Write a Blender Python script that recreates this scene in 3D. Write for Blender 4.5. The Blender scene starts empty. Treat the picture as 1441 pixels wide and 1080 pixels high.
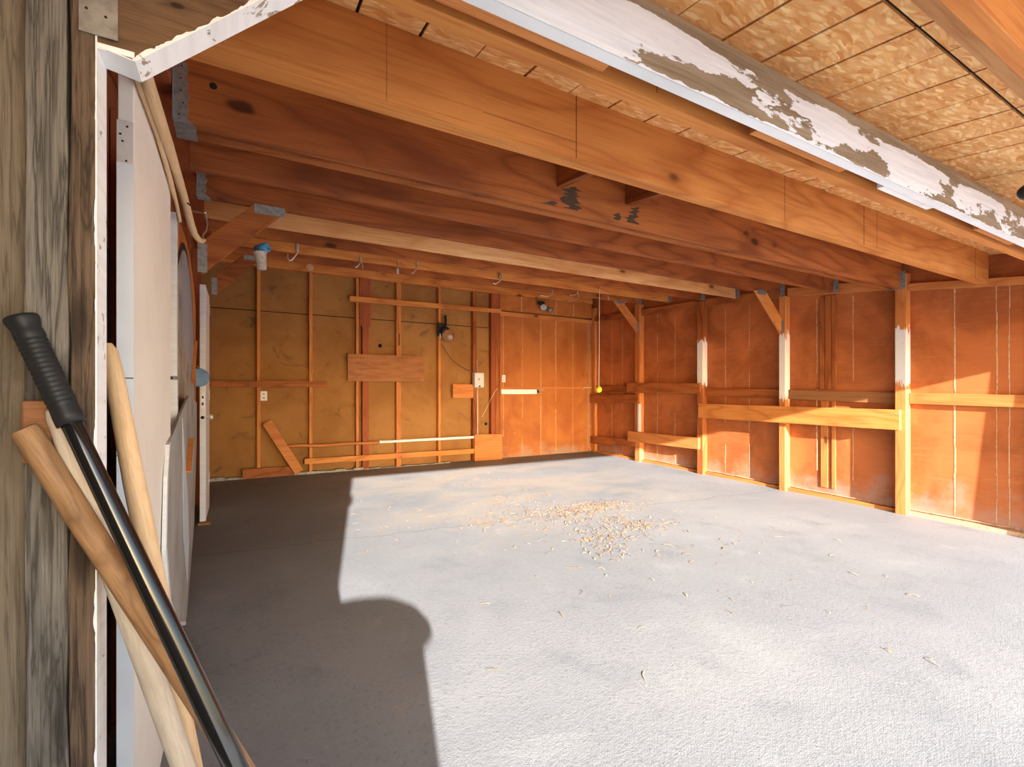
import bpy, bmesh, math, random
from mathutils import Vector, Matrix, Quaternion
rnd = random.Random(7)
sc = bpy.context.scene
COL = sc.collection
H = 1.24                                    # camera height above the slab at the doorway
SL = 0.02                                   # slab falls towards the door
def fz(y): return SL * y                    # slab height
def zb(y): return 1.993 + .118 * y          # joist undersides
def zd(y): return 2.257 + .118 * y          # roof deck underside

# ------------------------------------------------------------------ mesh builder
class MB:
    def __init__(s): s.v = []; s.f = []; s.m = []; s.smooth = []
    def add(s, verts, faces, mi=0, smooth=False):
        o = len(s.v); s.v += [tuple(v) for v in verts]
        for f in faces:
            s.f.append([o + i for i in f]); s.m.append(mi); s.smooth.append(smooth)
        return s
    def box(s, x0, x1, y0, y1, z0, z1, mi=0):
        v = [(x0,y0,z0),(x1,y0,z0),(x1,y1,z0),(x0,y1,z0),(x0,y0,z1),(x1,y0,z1),(x1,y1,z1),(x0,y1,z1)]
        return s.add(v, [(0,3,2,1),(4,5,6,7),(0,1,5,4),(1,2,6,5),(2,3,7,6),(3,0,4,7)], mi)
    def hexa(s, v, mi=0):                   # 4 bottom (ccw from above) + 4 top
        return s.add(v, [(0,3,2,1),(4,5,6,7),(0,1,5,4),(1,2,6,5),(2,3,7,6),(3,0,4,7)], mi)
    def prism(s, poly, axis, a, b, mi=0):   # poly in the two other axes, extruded from a to b
        def P(p, t):
            if axis == 'Y': return (p[0], t, p[1])
            if axis == 'X': return (t, p[0], p[1])
            return (p[0], p[1], t)
        n = len(poly)
        v = [P(p, a) for p in poly] + [P(p, b) for p in poly]
        fs = [tuple(range(n)), tuple(range(2*n-1, n-1, -1))]
        fs += [(i, n+i, n+(i+1) % n, (i+1) % n) for i in range(n)]
        return s.add(v, fs, mi)
    def tube(s, pts, radii, seg=12, mi=0, caps=True, smooth=True):
        pts = [Vector(p) for p in pts]
        if not hasattr(radii, '__len__'): radii = [radii]*len(pts)
        rings = []; up = None
        for i, p in enumerate(pts):
            t = (pts[min(i+1, len(pts)-1)] - pts[max(i-1, 0)]).normalized()
            if up is None:
                up = Vector((0,0,1)) if abs(t.z) < .9 else Vector((1,0,0))
            a = t.cross(up).normalized(); b = a.cross(t).normalized(); up = b
            rings.append([p + (a*math.cos(2*math.pi*k/seg) + b*math.sin(2*math.pi*k/seg))*radii[i] for k in range(seg)])
        v = [q for r in rings for q in r]; fs = []
        for i in range(len(pts)-1):
            for k in range(seg):
                k2 = (k+1) % seg
                fs.append((i*seg+k, i*seg+k2, (i+1)*seg+k2, (i+1)*seg+k))
        s.add(v, fs, mi, smooth)
        if caps:
            n = (len(pts)-1)*seg
            s.add(rings[0], [tuple(range(seg-1, -1, -1))], mi); s.add(rings[-1], [tuple(range(seg))], mi)
        return s
    def lathe(s, prof, o=(0,0,0), axis=(0,0,1), seg=24, mi=0):
        q = Vector((0,0,1)).rotation_difference(Vector(axis)); o = Vector(o); v = []; fs = []
        for r, z in prof:
            for k in range(seg):
                a = 2*math.pi*k/seg
                v.append(o + q @ Vector((r*math.cos(a), r*math.sin(a), z)))
        for i in range(len(prof)-1):
            for k in range(seg):
                k2 = (k+1) % seg
                fs.append((i*seg+k, i*seg+k2, (i+1)*seg+k2, (i+1)*seg+k))
        fs2 = []
        if prof[0][0] > 1e-4: fs2.append(tuple(range(seg-1, -1, -1)))
        if prof[-1][0] > 1e-4: fs2.append(tuple((len(prof)-1)*seg+k for k in range(seg)))
        s.add(v, fs + fs2, mi, True)
        return s
    def bar(s, p0, p1, w, h, up=(0,0,1), mi=0):      # box along p0-p1, w across, h along up
        p0 = Vector(p0); p1 = Vector(p1); t = (p1-p0).normalized()
        a = t.cross(Vector(up)).normalized(); b = a.cross(t).normalized()
        v = []
        for hh in (-h/2, h/2):
            v += [p0 - a*w/2 + b*hh, p0 + a*w/2 + b*hh, p1 + a*w/2 + b*hh, p1 - a*w/2 + b*hh]
        return s.hexa(v, mi)
    def build(s, name, mats, parent=None, bevel=0.0, fix=True):
        me = bpy.data.meshes.new(name)
        me.from_pydata(s.v, [], s.f)
        if not isinstance(mats, (list, tuple)): mats = [mats]
        for m in mats: me.materials.append(m)
        for p, mi, sm in zip(me.polygons, s.m, s.smooth):
            p.material_index = mi; p.use_smooth = sm
        if fix:
            bm = bmesh.new(); bm.from_mesh(me)
            bmesh.ops.recalc_face_normals(bm, faces=bm.faces); bm.to_mesh(me); bm.free()
        me.update()
        o = bpy.data.objects.new(name, me); COL.objects.link(o)
        if parent: o.parent = parent
        if bevel:
            md = o.modifiers.new('bevel', 'BEVEL'); md.width = bevel; md.segments = 2
            md.limit_method = 'ANGLE'; md.angle_limit = math.radians(50)
        return o

def tag(o, label, cat, group=None, kind=None):
    o['label'] = label; o['category'] = cat
    if group: o['group'] = group
    if kind: o['kind'] = kind
    return o
def thing(name, label, cat, loc=(0,0,0), group=None):
    o = bpy.data.objects.new(name, None); COL.objects.link(o); o.empty_display_size = .05
    tag(o, label, cat, group); return o
def struct(o, label=None):
    o['kind'] = 'structure'
    if label: o['label'] = label
    return o

# ------------------------------------------------------------------ materials
class NT:
    def __init__(s, name, rough=.7):
        s.m = bpy.data.materials.new(name); s.m.use_nodes = True
        s.t = s.m.node_tree; s.n = s.t.nodes; s.b = s.n['Principled BSDF']
        s.b.inputs['Roughness'].default_value = rough
        s.b.inputs['Specular IOR Level'].default_value = .25
        s.co = s.n.new('ShaderNodeTexCoord').outputs['Object']
    def L(s, a, b): s.t.links.new(a, b)
    def new(s, ty, **kw):
        n = s.n.new(ty)
        for k, v in kw.items(): setattr(n, k, v)
        return n
    def put(s, sock, v):
        if hasattr(v, 'is_output'): s.L(v, sock)
        else: sock.default_value = v
    def map(s, scale=(1,1,1), loc=(0,0,0), rot=(0,0,0), src=None):
        n = s.new('ShaderNodeMapping'); s.L(src or s.co, n.inputs['Vector'])
        n.inputs['Scale'].default_value = scale; n.inputs['Location'].default_value = loc
        n.inputs['Rotation'].default_value = rot
        return n.outputs[0]
    def noise(s, vec, scale=5, detail=3, rough=.5, dist=0, out='Fac'):
        n = s.new('ShaderNodeTexNoise'); s.L(vec, n.inputs['Vector'])
        n.inputs['Scale'].default_value = scale; n.inputs['Detail'].default_value = detail
        n.inputs['Roughness'].default_value = rough; n.inputs['Distortion'].default_value = dist
        return n.outputs[out]
    def vor(s, vec, scale=5, feat='F1', rnd=1.0):
        n = s.new('ShaderNodeTexVoronoi', feature=feat); s.L(vec, n.inputs['Vector'])
        n.inputs['Scale'].default_value = scale; n.inputs['Randomness'].default_value = rnd
        return n
    def math(s, op, a, b=0.0, c=0.0, clamp=False):
        n = s.new('ShaderNodeMath', operation=op); n.use_clamp = clamp
        s.put(n.inputs[0], a); s.put(n.inputs[1], b)
        if op in ('MULTIPLY_ADD', 'PINGPONG', 'WRAP', 'SMOOTH_MIN', 'COMPARE'): s.put(n.inputs[2], c)
        return n.outputs[0]
    def ss(s, v, a, b):                      # smoothstep a..b -> 0..1
        n = s.new('ShaderNodeMapRange', interpolation_type='SMOOTHSTEP')
        s.put(n.inputs[0], v); n.inputs[1].default_value = a; n.inputs[2].default_value = b
        return n.outputs[0]
    def mix(s, f, a, b, mode='MIX'):
        n = s.new('ShaderNodeMix', data_type='RGBA', blend_type=mode)
        s.put(n.inputs[0], f)
        for i, v in ((6, a), (7, b)):
            if isinstance(v, tuple): v = (v[0], v[1], v[2], 1)
            s.put(n.inputs[i], v)
        return n.outputs[2]
    def xyz(s, src=None):
        n = s.new('ShaderNodeSeparateXYZ'); s.L(src or s.co, n.inputs[0]); return n.outputs
    def bump(s, h, strength=.3, dist=.01):
        n = s.new('ShaderNodeBump'); n.inputs['Strength'].default_value = strength
        n.inputs['Distance'].default_value = dist; s.L(h, n.inputs['Height'])
        s.L(n.outputs[0], s.b.inputs['Normal'])
    def col(s, c): s.put(s.b.inputs['Base Color'], c if not isinstance(c, tuple) else (c[0], c[1], c[2], 1)); return s

def axis_scale(ax, along, across):
    return tuple(along if a == ax else across for a in 'XYZ')

_cache = {}
def wood(tone, ax, seed=0, k_=1.0):
    key = (tone, ax, seed, k_)
    if key in _cache: return _cache[key]
    base, dark, light, grain, knots, blotch = TONES[tone]
    t = NT('wood_%s_%s_%d' % (tone, ax, seed), .62)
    if k_ > 1: t.b.inputs['Roughness'].default_value = .55
    off = (seed*3.17 + 1.3, seed*5.71 + .7, seed*2.39 + 2.1)
    v = t.map(axis_scale(ax, .55*k_, 3.2*k_), off)
    n1 = t.noise(v, 1.15, 2, .45, .35)
    ring = t.math('PINGPONG', t.math('MULTIPLY', n1, 13.0), 1.0)
    ring = t.math('POWER', ring, 2.6)
    vf = t.map(axis_scale(ax, 2.0*k_, 55.0*k_), off)
    fine = t.noise(vf, 1.6, 3, .6)
    bl = t.noise(t.map(axis_scale(ax, .8*k_, 2.2*k_), off), 1.3, 3, .55, .6)
    c = t.mix(t.math('MULTIPLY', ring, grain), base, dark)
    c = t.mix(t.math('MULTIPLY', t.ss(fine, .45, .72), .48), c, dark)
    c = t.mix(t.math('MULTIPLY', t.ss(bl, .48, .78), blotch), c, dark)
    c = t.mix(t.math('MULTIPLY', t.ss(bl, .42, .2), .55), c, light)
    if knots > 0:
        kv = t.map(axis_scale(ax, 2.2*k_, 4.4*k_), off)
        kv2 = t.new('ShaderNodeMix', data_type='RGBA', blend_type='ADD')
        kv2.inputs[0].default_value = .12; t.L(kv, kv2.inputs[6])
        t.L(t.noise(kv, 3, 2, .5, 0, 'Color'), kv2.inputs[7])
        vo = t.vor(kv2.outputs[2], 1.25)
        sep = t.new('ShaderNodeSeparateColor'); t.L(vo.outputs['Color'], sep.inputs[0])
        gate = t.math('LESS_THAN', sep.outputs[0], knots)
        k = t.math('MULTIPLY', t.ss(vo.outputs['Distance'], .17, .08), gate)
        k2 = t.math('MULTIPLY', t.ss(vo.outputs['Distance'], .5, .05), gate)
        c = t.mix(t.math('MULTIPLY', k2, .45), c, dark)
        c = t.mix(t.math('MULTIPLY', k, .85), c, tuple(x*.22 for x in dark))
    t.col(c)
    t.bump(t.math('ADD', fine, t.math('MULTIPLY', ring, .3)), .15, .004)
    _cache[key] = t.m
    return t.m
#            base               dark               light            grain knots blotch
TONES = {
 'orange': ((.60,.235,.058), (.33,.085,.016), (.70,.33,.105), .60, .34, .55),
 'red':    ((.37,.112,.027), (.15,.033,.009), (.50,.195,.053), .65, .46, .85),
 'deep':   ((.32,.090,.023), (.115,.026,.008), (.44,.16,.043), .65, .5, .95),
 'pale':   ((.70,.385,.165), (.42,.140,.036), (.80,.52,.27), .45, .60, .80),
 'tan':    ((.56,.212,.060), (.34,.098,.024), (.66,.31,.11), .55, .26, .5),
 'redfir': ((.33,.086,.028), (.18,.034,.011), (.41,.135,.045), .35, .05, .5),
 'brown':  ((.30,.135,.055), (.15,.055,.02), (.40,.20,.09), .30, .12, .5),
 'umber':  ((.150,.085,.045), (.050,.026,.014), (.24,.15,.09), .55, .25, .7),
 'handle': ((.36,.205,.098), (.13,.062,.026), (.48,.31,.17), .6, .0, .7),
 'cream':  ((.70,.49,.29), (.48,.28,.13), (.80,.63,.44), .25, .0, .4),
 'bleach': ((.60,.53,.44), (.40,.32,.24), (.72,.66,.58), .3, .0, .4),
}
def plain(name, c, rough=.5, metal=0.0, var=.12, scale=14, bump=0.0):
    t = NT(name, rough)
    n = t.noise(t.co, scale, 4, .6)
    t.col(t.mix(t.math('MULTIPLY', t.ss(n, .35, .75), 1.0), c, tuple(max(0, x*(1-var*2)) for x in c)))
    t.b.inputs['Metallic'].default_value = metal
    if bump: t.bump(n, bump, .004)
    return t.m

def weathered(name, base, dark, light, seed, tint=None):
    t = NT(name, .85); o = (seed*1.7, seed*.9, seed*2.3)
    g1 = t.noise(t.map((26, 26, 1.6), o), 1.6, 4, .6, .5); g2 = t.noise(t.map((190, 190, 5), o), 1.4, 3, .65)
    bl = t.noise(t.map((9, 9, 3), o), 1.5, 4, .6, .8)
    r = t.math('POWER', t.math('PINGPONG', t.math('MULTIPLY', g1, 9.0), 1.0), 3.0)
    c = t.mix(t.math('MULTIPLY', r, .85), base, tuple(x*.6 for x in dark))
    c = t.mix(t.math('MULTIPLY', t.ss(g2, .48, .66), .8), c, dark)
    c = t.mix(t.math('MULTIPLY', t.ss(g2, .44, .28), .5), c, light)
    c = t.mix(t.math('MULTIPLY', t.ss(bl, .5, .72), .75), c, tint or tuple(x*.45 for x in dark))
    kv = t.vor(t.map((22, 22, 5.5), o), 1.0); sp = t.new('ShaderNodeSeparateColor'); t.L(kv.outputs['Color'], sp.inputs[0])
    gate = t.math('LESS_THAN', sp.outputs[0], .22)
    c = t.mix(t.math('MULTIPLY', t.math('MULTIPLY', t.ss(kv.outputs['Distance'], .42, .12), gate), .8), c, tuple(x*.4 for x in dark))
    t.col(c); t.bump(t.math('ADD', g2, t.math('MULTIPLY', r, .5)), .5, .004)
    return t.m

def osb(name, base, bright, dark):
    t = NT(name, .6)
    ds = t.noise(t.co, 5, 2, .5, 0, 'Color')
    def layer(rot, sc, loc):
        mx = t.new('ShaderNodeMix', data_type='RGBA', blend_type='ADD'); mx.inputs[0].default_value = .10
        t.L(t.co, mx.inputs[6]); t.L(ds, mx.inputs[7])
        v = t.map(sc, loc, (0, 0, rot), mx.outputs[2])
        return t.vor(v, 1.0)
    a = layer(.35, (9, 40, 30), (0, 0, 0)); b = layer(1.9, (13, 52, 30), (3, 1, 2)); c_ = layer(-.8, (12, 50, 30), (5, 7, 1))
    d_ = layer(.9, (18, 70, 30), (2, 9, 4))
    def chan(v):
        sp = t.new('ShaderNodeSeparateColor'); t.L(v.outputs['Color'], sp.inputs[0]); return sp.outputs
    ca, cb, cc, cd = chan(a), chan(b), chan(c_), chan(d_)
    def edge(v, c): return t.mix(t.math('MULTIPLY', t.ss(v.outputs['Distance'], .30, .62), .55), c, dark)
    col = edge(a, t.mix(ca[0], base, bright))
    col = t.mix(t.math('GREATER_THAN', cb[1], .55), col, edge(b, t.mix(cb[0], dark, bright)))
    col = t.mix(t.math('GREATER_THAN', cc[1], .60), col, edge(c_, t.mix(cc[0], base, bright)))
    col = t.mix(t.math('GREATER_THAN', cd[1], .72), col, edge(d_, t.mix(cd[0], dark, tuple(min(1, x*1.1) for x in bright))))
    col = t.mix(t.math('MULTIPLY', t.ss(t.noise(t.co, 45, 3, .7), .6, .8), .4), col, dark)
    t.col(col); t.bump(ca[2], .25, .004)
    return t.m

def peeling(name, axis_along='X'):
    t = NT(name, .6)
    X, Y, Z = t.xyz()
    wv = t.map((1.1, 9, 16), (2, 1, 4))
    w1 = t.noise(wv, 1.3, 4, .6, .5); fine = t.noise(t.map((3, 60, 60)), 1.5, 3, .6)
    bare = t.mix(t.ss(w1, .3, .7), (.23,.155,.09), (.36,.27,.18))
    bare = t.mix(t.math('MULTIPLY', t.ss(fine, .5, .75), .5), bare, (.09,.062,.04))
    p = t.math('ADD', t.math('MULTIPLY', t.noise(t.map((1.9, 3, 6), (1.7, .4, 3.3)), 1.3, 3, .5, .3), .72),
               t.math('MULTIPLY', t.noise(t.map((9, 20, 26), (4, 2, 1)), 1.5, 4, .65, .3), .28))
    off = t.math('SUBTRACT', Z, 2.195)
    band = t.math('MULTIPLY', t.math('ABSOLUTE', off), -1.5)
    top = t.math('MULTIPLY', t.ss(Z, 2.225, 2.262), -.22)
    bias = t.math('ADD', t.math('ADD', band, top), t.math('MULTIPLY', t.ss(X, 1.10, .60), .30))
    m = t.ss(t.math('ADD', p, bias), .405, .420)
    paint = t.mix(t.ss(t.noise(t.map((2, 20, 30)), 2, 4, .6), .35, .75), (.82,.80,.80), (.68,.66,.66))
    t.col(t.mix(m, bare, paint)); t.bump(t.math('ADD', t.math('MULTIPLY', m, .8), t.math('MULTIPLY', fine, .25)), .6, .004)
    return t.m

def white_paint(name, c=(.88,.88,.885), chips=.6):
    t = NT(name, .5)
    p = t.noise(t.map((6, 6, 6)), 3.0, 5, .65, .5)
    g = t.noise(t.map((2, 2, 30)), 2, 3, .6)
    col = t.mix(t.ss(g, .3, .8), c, tuple(x*.86 for x in c))
    t.col(t.mix(t.math('MULTIPLY', t.ss(p, chips, chips+.03), .9), col, (.30,.20,.12)))
    t.bump(p, .15, .004)
    return t.m

def patch_post(tone, z0, z1, seed, blue=.0):
    base = wood(tone, 'Z', seed)
    key = ('patch', tone, seed); m = base.copy(); m.name = 'painted_post_%d' % seed
    nt = m.node_tree; b = nt.nodes['Principled BSDF']
    t = NT.__new__(NT); t.m = m; t.t = nt; t.n = nt.nodes; t.b = b
    t.co = [n for n in nt.nodes if n.type == 'TEX_COORD'][0].outputs['Object']
    old = b.inputs['Base Color'].links[0].from_socket
    Z = t.xyz()[2]
    n = t.math('MULTIPLY', t.math('SUBTRACT', t.noise(t.map((30, 30, 6)), 1.3, 4, .6), .5), .34)
    zz = t.math('ADD', Z, n)
    msk = t.math('MULTIPLY', t.ss(zz, z0-.02, z0+.02), t.ss(zz, z1+.008, z1-.008))
    scr = t.ss(t.noise(t.map((40, 40, 9), (1, 2, 3)), 1.2, 4, .6), .66, .70)
    msk = t.math('MULTIPLY', msk, t.math('SUBTRACT', 1.0, scr))
    nt.links.new(t.mix(msk, old, (.74-.08*blue, .70-.02*blue, .68+.06*blue)), b.inputs['Base Color'])
    return m

def concrete():
    t = NT('concrete_slab', .75)
    X, Y, Z = t.xyz()
    big = t.noise(t.co, .55, 4, .55, .3); mid = t.noise(t.co, 2.6, 5, .6, .4)
    fine = t.noise(t.co, 48, 4, .75); sp = t.noise(t.co, 190, 2, .6)
    c = t.mix(t.ss(big, .35, .7), (.190,.200,.215), (.240,.246,.256))
    c = t.mix(t.math('MULTIPLY', t.ss(mid, .5, .78), .55), c, (.130,.142,.160))
    c = t.mix(t.math('MULTIPLY', t.ss(mid, .44, .24), .5), c, (.27,.28,.292))
    # tan sawdust worked into the rear half of the slab
    dust = t.math('MULTIPLY', t.ss(Y, 2.7, 4.6), t.ss(t.noise(t.map((.9, 1.6, 1)), 1.3, 4, .6), .36, .62))
    rx = t.math('MULTIPLY', t.ss(X, .5, 1.6), t.ss(X, 5.4, 3.8))
    c = t.mix(t.math('MULTIPLY', t.math('MULTIPLY', dust, rx), .55), c, (.345,.285,.22))
    # darker towards the left, beyond the crack
    left_rear = t.math('MULTIPLY', t.ss(X, 1.25, .2), t.ss(Y, 3.7, 4.3))
    c = t.mix(t.math('MULTIPLY', left_rear, .45), c, (.125,.135,.15))
    # crack running across the slab
    wob = t.noise(t.map((1.1, 0, 0)), 2.2, 5, .65)
    yc = t.math('ADD', t.math('MULTIPLY_ADD', X, -.112, 4.02), t.math('MULTIPLY', t.math('SUBTRACT', wob, .5), .32))
    d = t.math('ABSOLUTE', t.math('SUBTRACT', Y, yc))
    c = t.mix(t.math('MULTIPLY', t.ss(d, .012, .002), .6), c, (.10,.10,.10))
    c = t.mix(t.math('MULTIPLY', t.ss(fine, .52, .74), .55), c, (.10,.105,.11))
    c = t.mix(t.math('MULTIPLY', t.ss(sp, .58, .76), .4), c, (.42,.43,.44))
    t.col(c)
    t.bump(t.math('ADD', fine, t.math('MULTIPLY', sp, .6)), .35, .006)
    return t.m

def hardboard(name, base, dark, light, ax='Y'):
    """brown sheet: soft mottling, chalk-pale nail dots, cement splash low down"""
    t = NT(name, .55)
    X, Y, Z = t.xyz()
    n = t.noise(t.co, 1.7, 5, .6, .6); g = t.noise(t.map((3, 3, 40)) if ax != 'Z' else t.map((40, 40, 2.5)), 1.5, 3, .6)
    c = t.mix(t.ss(n, .35, .72), base, dark)
    c = t.mix(t.math('MULTIPLY', t.ss(g, .5, .8), .3), c, light)
    vo = t.vor(t.co, 5.5); sp = t.new('ShaderNodeSeparateColor'); t.L(vo.outputs['Color'], sp.inputs[0])
    dot = t.math('MULTIPLY', t.ss(vo.outputs['Distance'], .045, .025), t.math('LESS_THAN', sp.outputs[0], .25))
    c = t.mix(t.math('MULTIPLY', dot, .7), c, (.7,.6,.5))
    lo = t.math('ADD', Z, t.math('MULTIPLY', t.math('SUBTRACT', t.noise(t.co, 3.5, 4, .6), .5), .9))
    c = t.mix(t.math('MULTIPLY', t.ss(lo, .36, .02), .6), c, (.36,.31,.27))
    t.col(c); t.bump(g, .08, .003)
    return t.m

def drywall():
    t = NT('buff_sheathing', .8)
    n = t.noise(t.co, 1.5, 5, .62, .5); f = t.noise(t.co, 22, 4, .6); sm = t.noise(t.map((1.6, 1, 2.2), (3, 0, 1)), 1.6, 5, .7, 1.2)
    c = t.mix(t.ss(n, .3, .75), (.345,.168,.050), (.255,.112,.030))
    c = t.mix(t.math('MULTIPLY', t.ss(f, .55, .8), .25), c, (.40,.22,.075))
    c = t.mix(t.math('MULTIPLY', t.ss(sm, .55, .74), .75), c, (.12,.062,.025))
    t.col(c); t.bump(f, .1, .003)
    return t.m

def pegboard_mat():
    t = NT('pegboard', .6)
    X, Y, Z = t.xyz()
    def fr(v): return t.math('ABSOLUTE', t.math('SUBTRACT', t.math('FRACT', t.math('MULTIPLY', v, 39.0)), .5))
    d = t.math('SQRT', t.math('ADD', t.math('POWER', fr(X), 2.0), t.math('POWER', fr(Z), 2.0)))
    n = t.noise(t.map((2, 1, 9)), 2, 4, .6, .6)
    c = t.mix(t.ss(n, .35, .7), (.42,.175,.06), (.28,.10,.035))
    t.col(t.mix(t.math('MULTIPLY', t.ss(d, .30, .20), .8), c, (.10,.036,.014)))
    return t.m

def glass_bulb():
    t = NT('amber_glass', .08)
    t.col((.75,.55,.42)); t.b.inputs['Transmission Weight'].default_value = .85; t.b.inputs['IOR'].default_value = 1.3
    return t.m

M_conc = concrete(); M_osb = osb('strand_board', (.88,.46,.16), (.96,.66,.32), (.68,.27,.07))
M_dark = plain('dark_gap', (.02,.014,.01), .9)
M_seam = plain('dark_seam', (.10,.045,.018), .9)
M_galv = plain('galvanised_steel', (.36,.37,.37), .5, .75, .2, 40)
M_stain = plain('stain_black', (.075,.045,.028), .9)
M_bright = plain('bright_zinc', (.75,.74,.72), .35, .8, .05)
M_white = white_paint('white_paint'); M_white2 = white_paint('door_white', (.74,.74,.75), .74)
M_cream = plain('cream_door_skin', (.90,.85,.77), .5, 0, .04, 3)
M_blueedge = plain('blue_white_paint', (.70,.74,.82), .5, 0, .05, 4)
M_peel = peeling('peeling_paint')
M_hard = hardboard('brown_hardboard', (.47,.145,.045), (.285,.080,.022), (.57,.24,.09))
M_hardback = hardboard('orange_plywood', (.43,.145,.034), (.31,.090,.020), (.50,.21,.06), 'Z')
M_dry = drywall(); M_peg = pegboard_mat()
M_chalk = plain('pale_caulk', (.62,.40,.25), .8, 0, .25, 30)
M_pvc = plain('white_plastic', (.78,.78,.78), .35, 0, .04)
M_greybox = plain('grey_enamel', (.55,.56,.57), .4, 0, .05)
M_black = plain('black_rubber', (.018,.019,.021), .45, 0, .1)
M_gloss = plain('black_gloss', (.008,.008,.009), .16, 0, .1)
M_gloss.node_tree.nodes['Principled BSDF'].inputs['Specular IOR Level'].default_value = .6
M_tan = weathered('tan_siding', (.200,.158,.112), (.150,.115,.080), (.235,.19,.14), 11, (.115,.088,.06))
M_mud = plain('dirty_mortar', (.40,.37,.33), .85, 0, .3, 18, .4)

# ------------------------------------------------------------------ setting
b = MB(); b.hexa([(-.44,-.6,fz(-.6)-.12),(6.4,-.6,fz(-.6)-.12),(6.4,7.08,fz(7.08)-.12),(-.44,7.08,fz(7.08)-.12),
                  (-.44,-.6,fz(-.6)),(6.4,-.6,fz(-.6)),(6.4,7.08,fz(7.08)),(-.44,7.08,fz(7.08))])
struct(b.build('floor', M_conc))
b = MB()
b.hexa([(-14,-16,-.5),(20,-16,-.5),(20,-.6,-.22),(-14,-.6,-.22),(-14,-16,-.32),(20,-16,-.32),(20,-.603,fz(-.6)-.004),(-14,-.603,fz(-.6)-.004)])
b.box(-14,-.445,-.6,9,-.3,-.02); b.box(6.405,20,-.6,9,-.3,-.02)
struct(b.build('ground', plain('pale_driveway', (.74,.735,.73), .85, 0, .15, 2, .2)))

def sloped(bm, x0, x1, y0, y1, t0, t1, mi=0):        # slab following the roof pitch, t above deck line
    bm.hexa([(x0,y0,zd(y0)+t0),(x1,y0,zd(y0)+t0),(x1,y1,zd(y1)+t0),(x0,y1,zd(y1)+t0),
             (x0,y0,zd(y0)+t1),(x1,y0,zd(y0)+t1),(x1,y1,zd(y1)+t1),(x0,y1,zd(y1)+t1)], mi)
b = MB()
gx = [.326 + .2065*k for k in range(-5, 30)]
strong = {0, 1, 3, 5, 6, 7, 9, 11, 12, 13, 15, 17}
for (ya, yb) in ((-.40, .640), (.652, 3.0), (3.003, 7.08)):
    for i in range(len(gx)-1):
        k0, k1 = i-5, i-4
        g0 = .0055 if k0 in strong else .0022
        g1 = .0055 if k1 in strong else .0022
        sloped(b, gx[i]+g0, gx[i+1]-g1, ya, yb, 0, .010)
sloped(b, gx[0], gx[-1], -.40, 7.08, .010, .016, 1)
sloped(b, gx[0]-.1, gx[-1]+.1, -.42, 7.12, .016, .045, 1)
struct(b.build('ceiling', [M_osb, M_dark]))

b = MB()
b.prism([(.955, fz(.9)), (7.08, fz(7.08)), (7.08, zd(7.08)-.001), (.955, zd(.955)-.001)], 'X', -.43, -.40)
b.box(-.3995, -.392, .98, 2.18, .03, 1.74, 1)  # near-black sheet added as shade in the gap beside the door slab
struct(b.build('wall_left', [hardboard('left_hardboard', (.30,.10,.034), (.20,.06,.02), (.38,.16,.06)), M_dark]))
b = MB()
b.prism([(.93, fz(.9)), (7.08, fz(7.08)), (7.08, zd(7.08)-.001), (.93, zd(.93)-.001)], 'X', 5.722, 5.75)
for y in (6.47, 6.20, 5.41, 5.06, 4.20, 3.85, 3.02, 2.65, 1.81, 1.53, 1.45):
    z = fz(y)+.07; top = 2.10 + .065*y
    while z < top:
        h = rnd.uniform(.08, .3); w = rnd.uniform(.0018, .0042)*(1.5 if y in (1.81, 3.02) else 1); dy = rnd.uniform(-.003, .003)
        if rnd.random() < .92: b.box(5.7205, 5.7225, y-w+dy, y+w+dy, z, min(z+h, top), 1)
        z += h
struct(b.build('wall_right', [M_hard, M_chalk]))
b = MB()
def backstrip(x0, x1, z0, z1, mi): b.box(x0, x1, 7.04, 7.065, z0, z1, mi)
backstrip(-.42, 5.75, .12, 2.290, 0); backstrip(-.42, 5.75, 2.302, 3.06, 0); b.box(-.42, 5.75, 7.052, 7.075, .1, 3.08, 1)
struct(b.build('wall_back', [M_dry, M_dark]))
b = MB(); b.box(-1.5, -.262, .935, .965, 0, zd(.94)-.002)
struct(b.build('wall_front', M_tan))
b = MB(); b.box(5.752, 7.2, .935, .965, 0, zd(.94)-.002)
struct(b.build('wall_outer', M_tan))
# outward-swung door leaf left of the opening (its free edge throws the long floor shadow)
b = MB(); p0, p1 = Vector((-.80, .88, 0)), Vector((-.262, -.40, 0))
b.bar(p0+Vector((0,0,1.01)), p1+Vector((0,0,1.01)), .04, 1.98)
dl = struct(b.build('door_1', M_tan))
b = MB(); b.bar(p0+Vector((.03,0,.5)), p1+Vector((.03,0,.5)), .03, .12); b.bar(p0+Vector((.03,0,1.6)), p1+Vector((.03,0,1.6)), .03, .12)
b.build('door_rail', M_tan, dl)
# sills
b = MB()
posts_y = [1.0, 2.143, 3.325, 4.485, 5.695, 6.79]
pe = [1.0, 2.235, 3.405, 4.58, 5.81, 6.89]
for i in range(5):
    y0, y1 = (pe[i] if i else .97), posts_y[i+1]
    b.hexa([(5.665,y0,fz(y0)-.01),(5.721,y0,fz(y0)-.01),(5.721,y1,fz(y1)-.01),(5.665,y1,fz(y1)-.01),
            (5.665,y0,fz(y0)+.036),(5.721,y0,fz(y0)+.036),(5.721,y1,fz(y1)+.036),(5.665,y1,fz(y1)+.036)], 0 if i else 1)
    n = 14
    b.tube([(5.713, y0+(y1-y0)*k/n, fz(y0+(y1-y0)*k/n)+.052+rnd.uniform(-.003,.003)) for k in range(n+1)], .006 if i < 4 else .004, 6, 1)
struct(b.build('baseboard_right', [wood('tan', 'Y', 21), M_chalk]))
b = MB()
xs = [-.39 + .12*k for k in range(28)]
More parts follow.
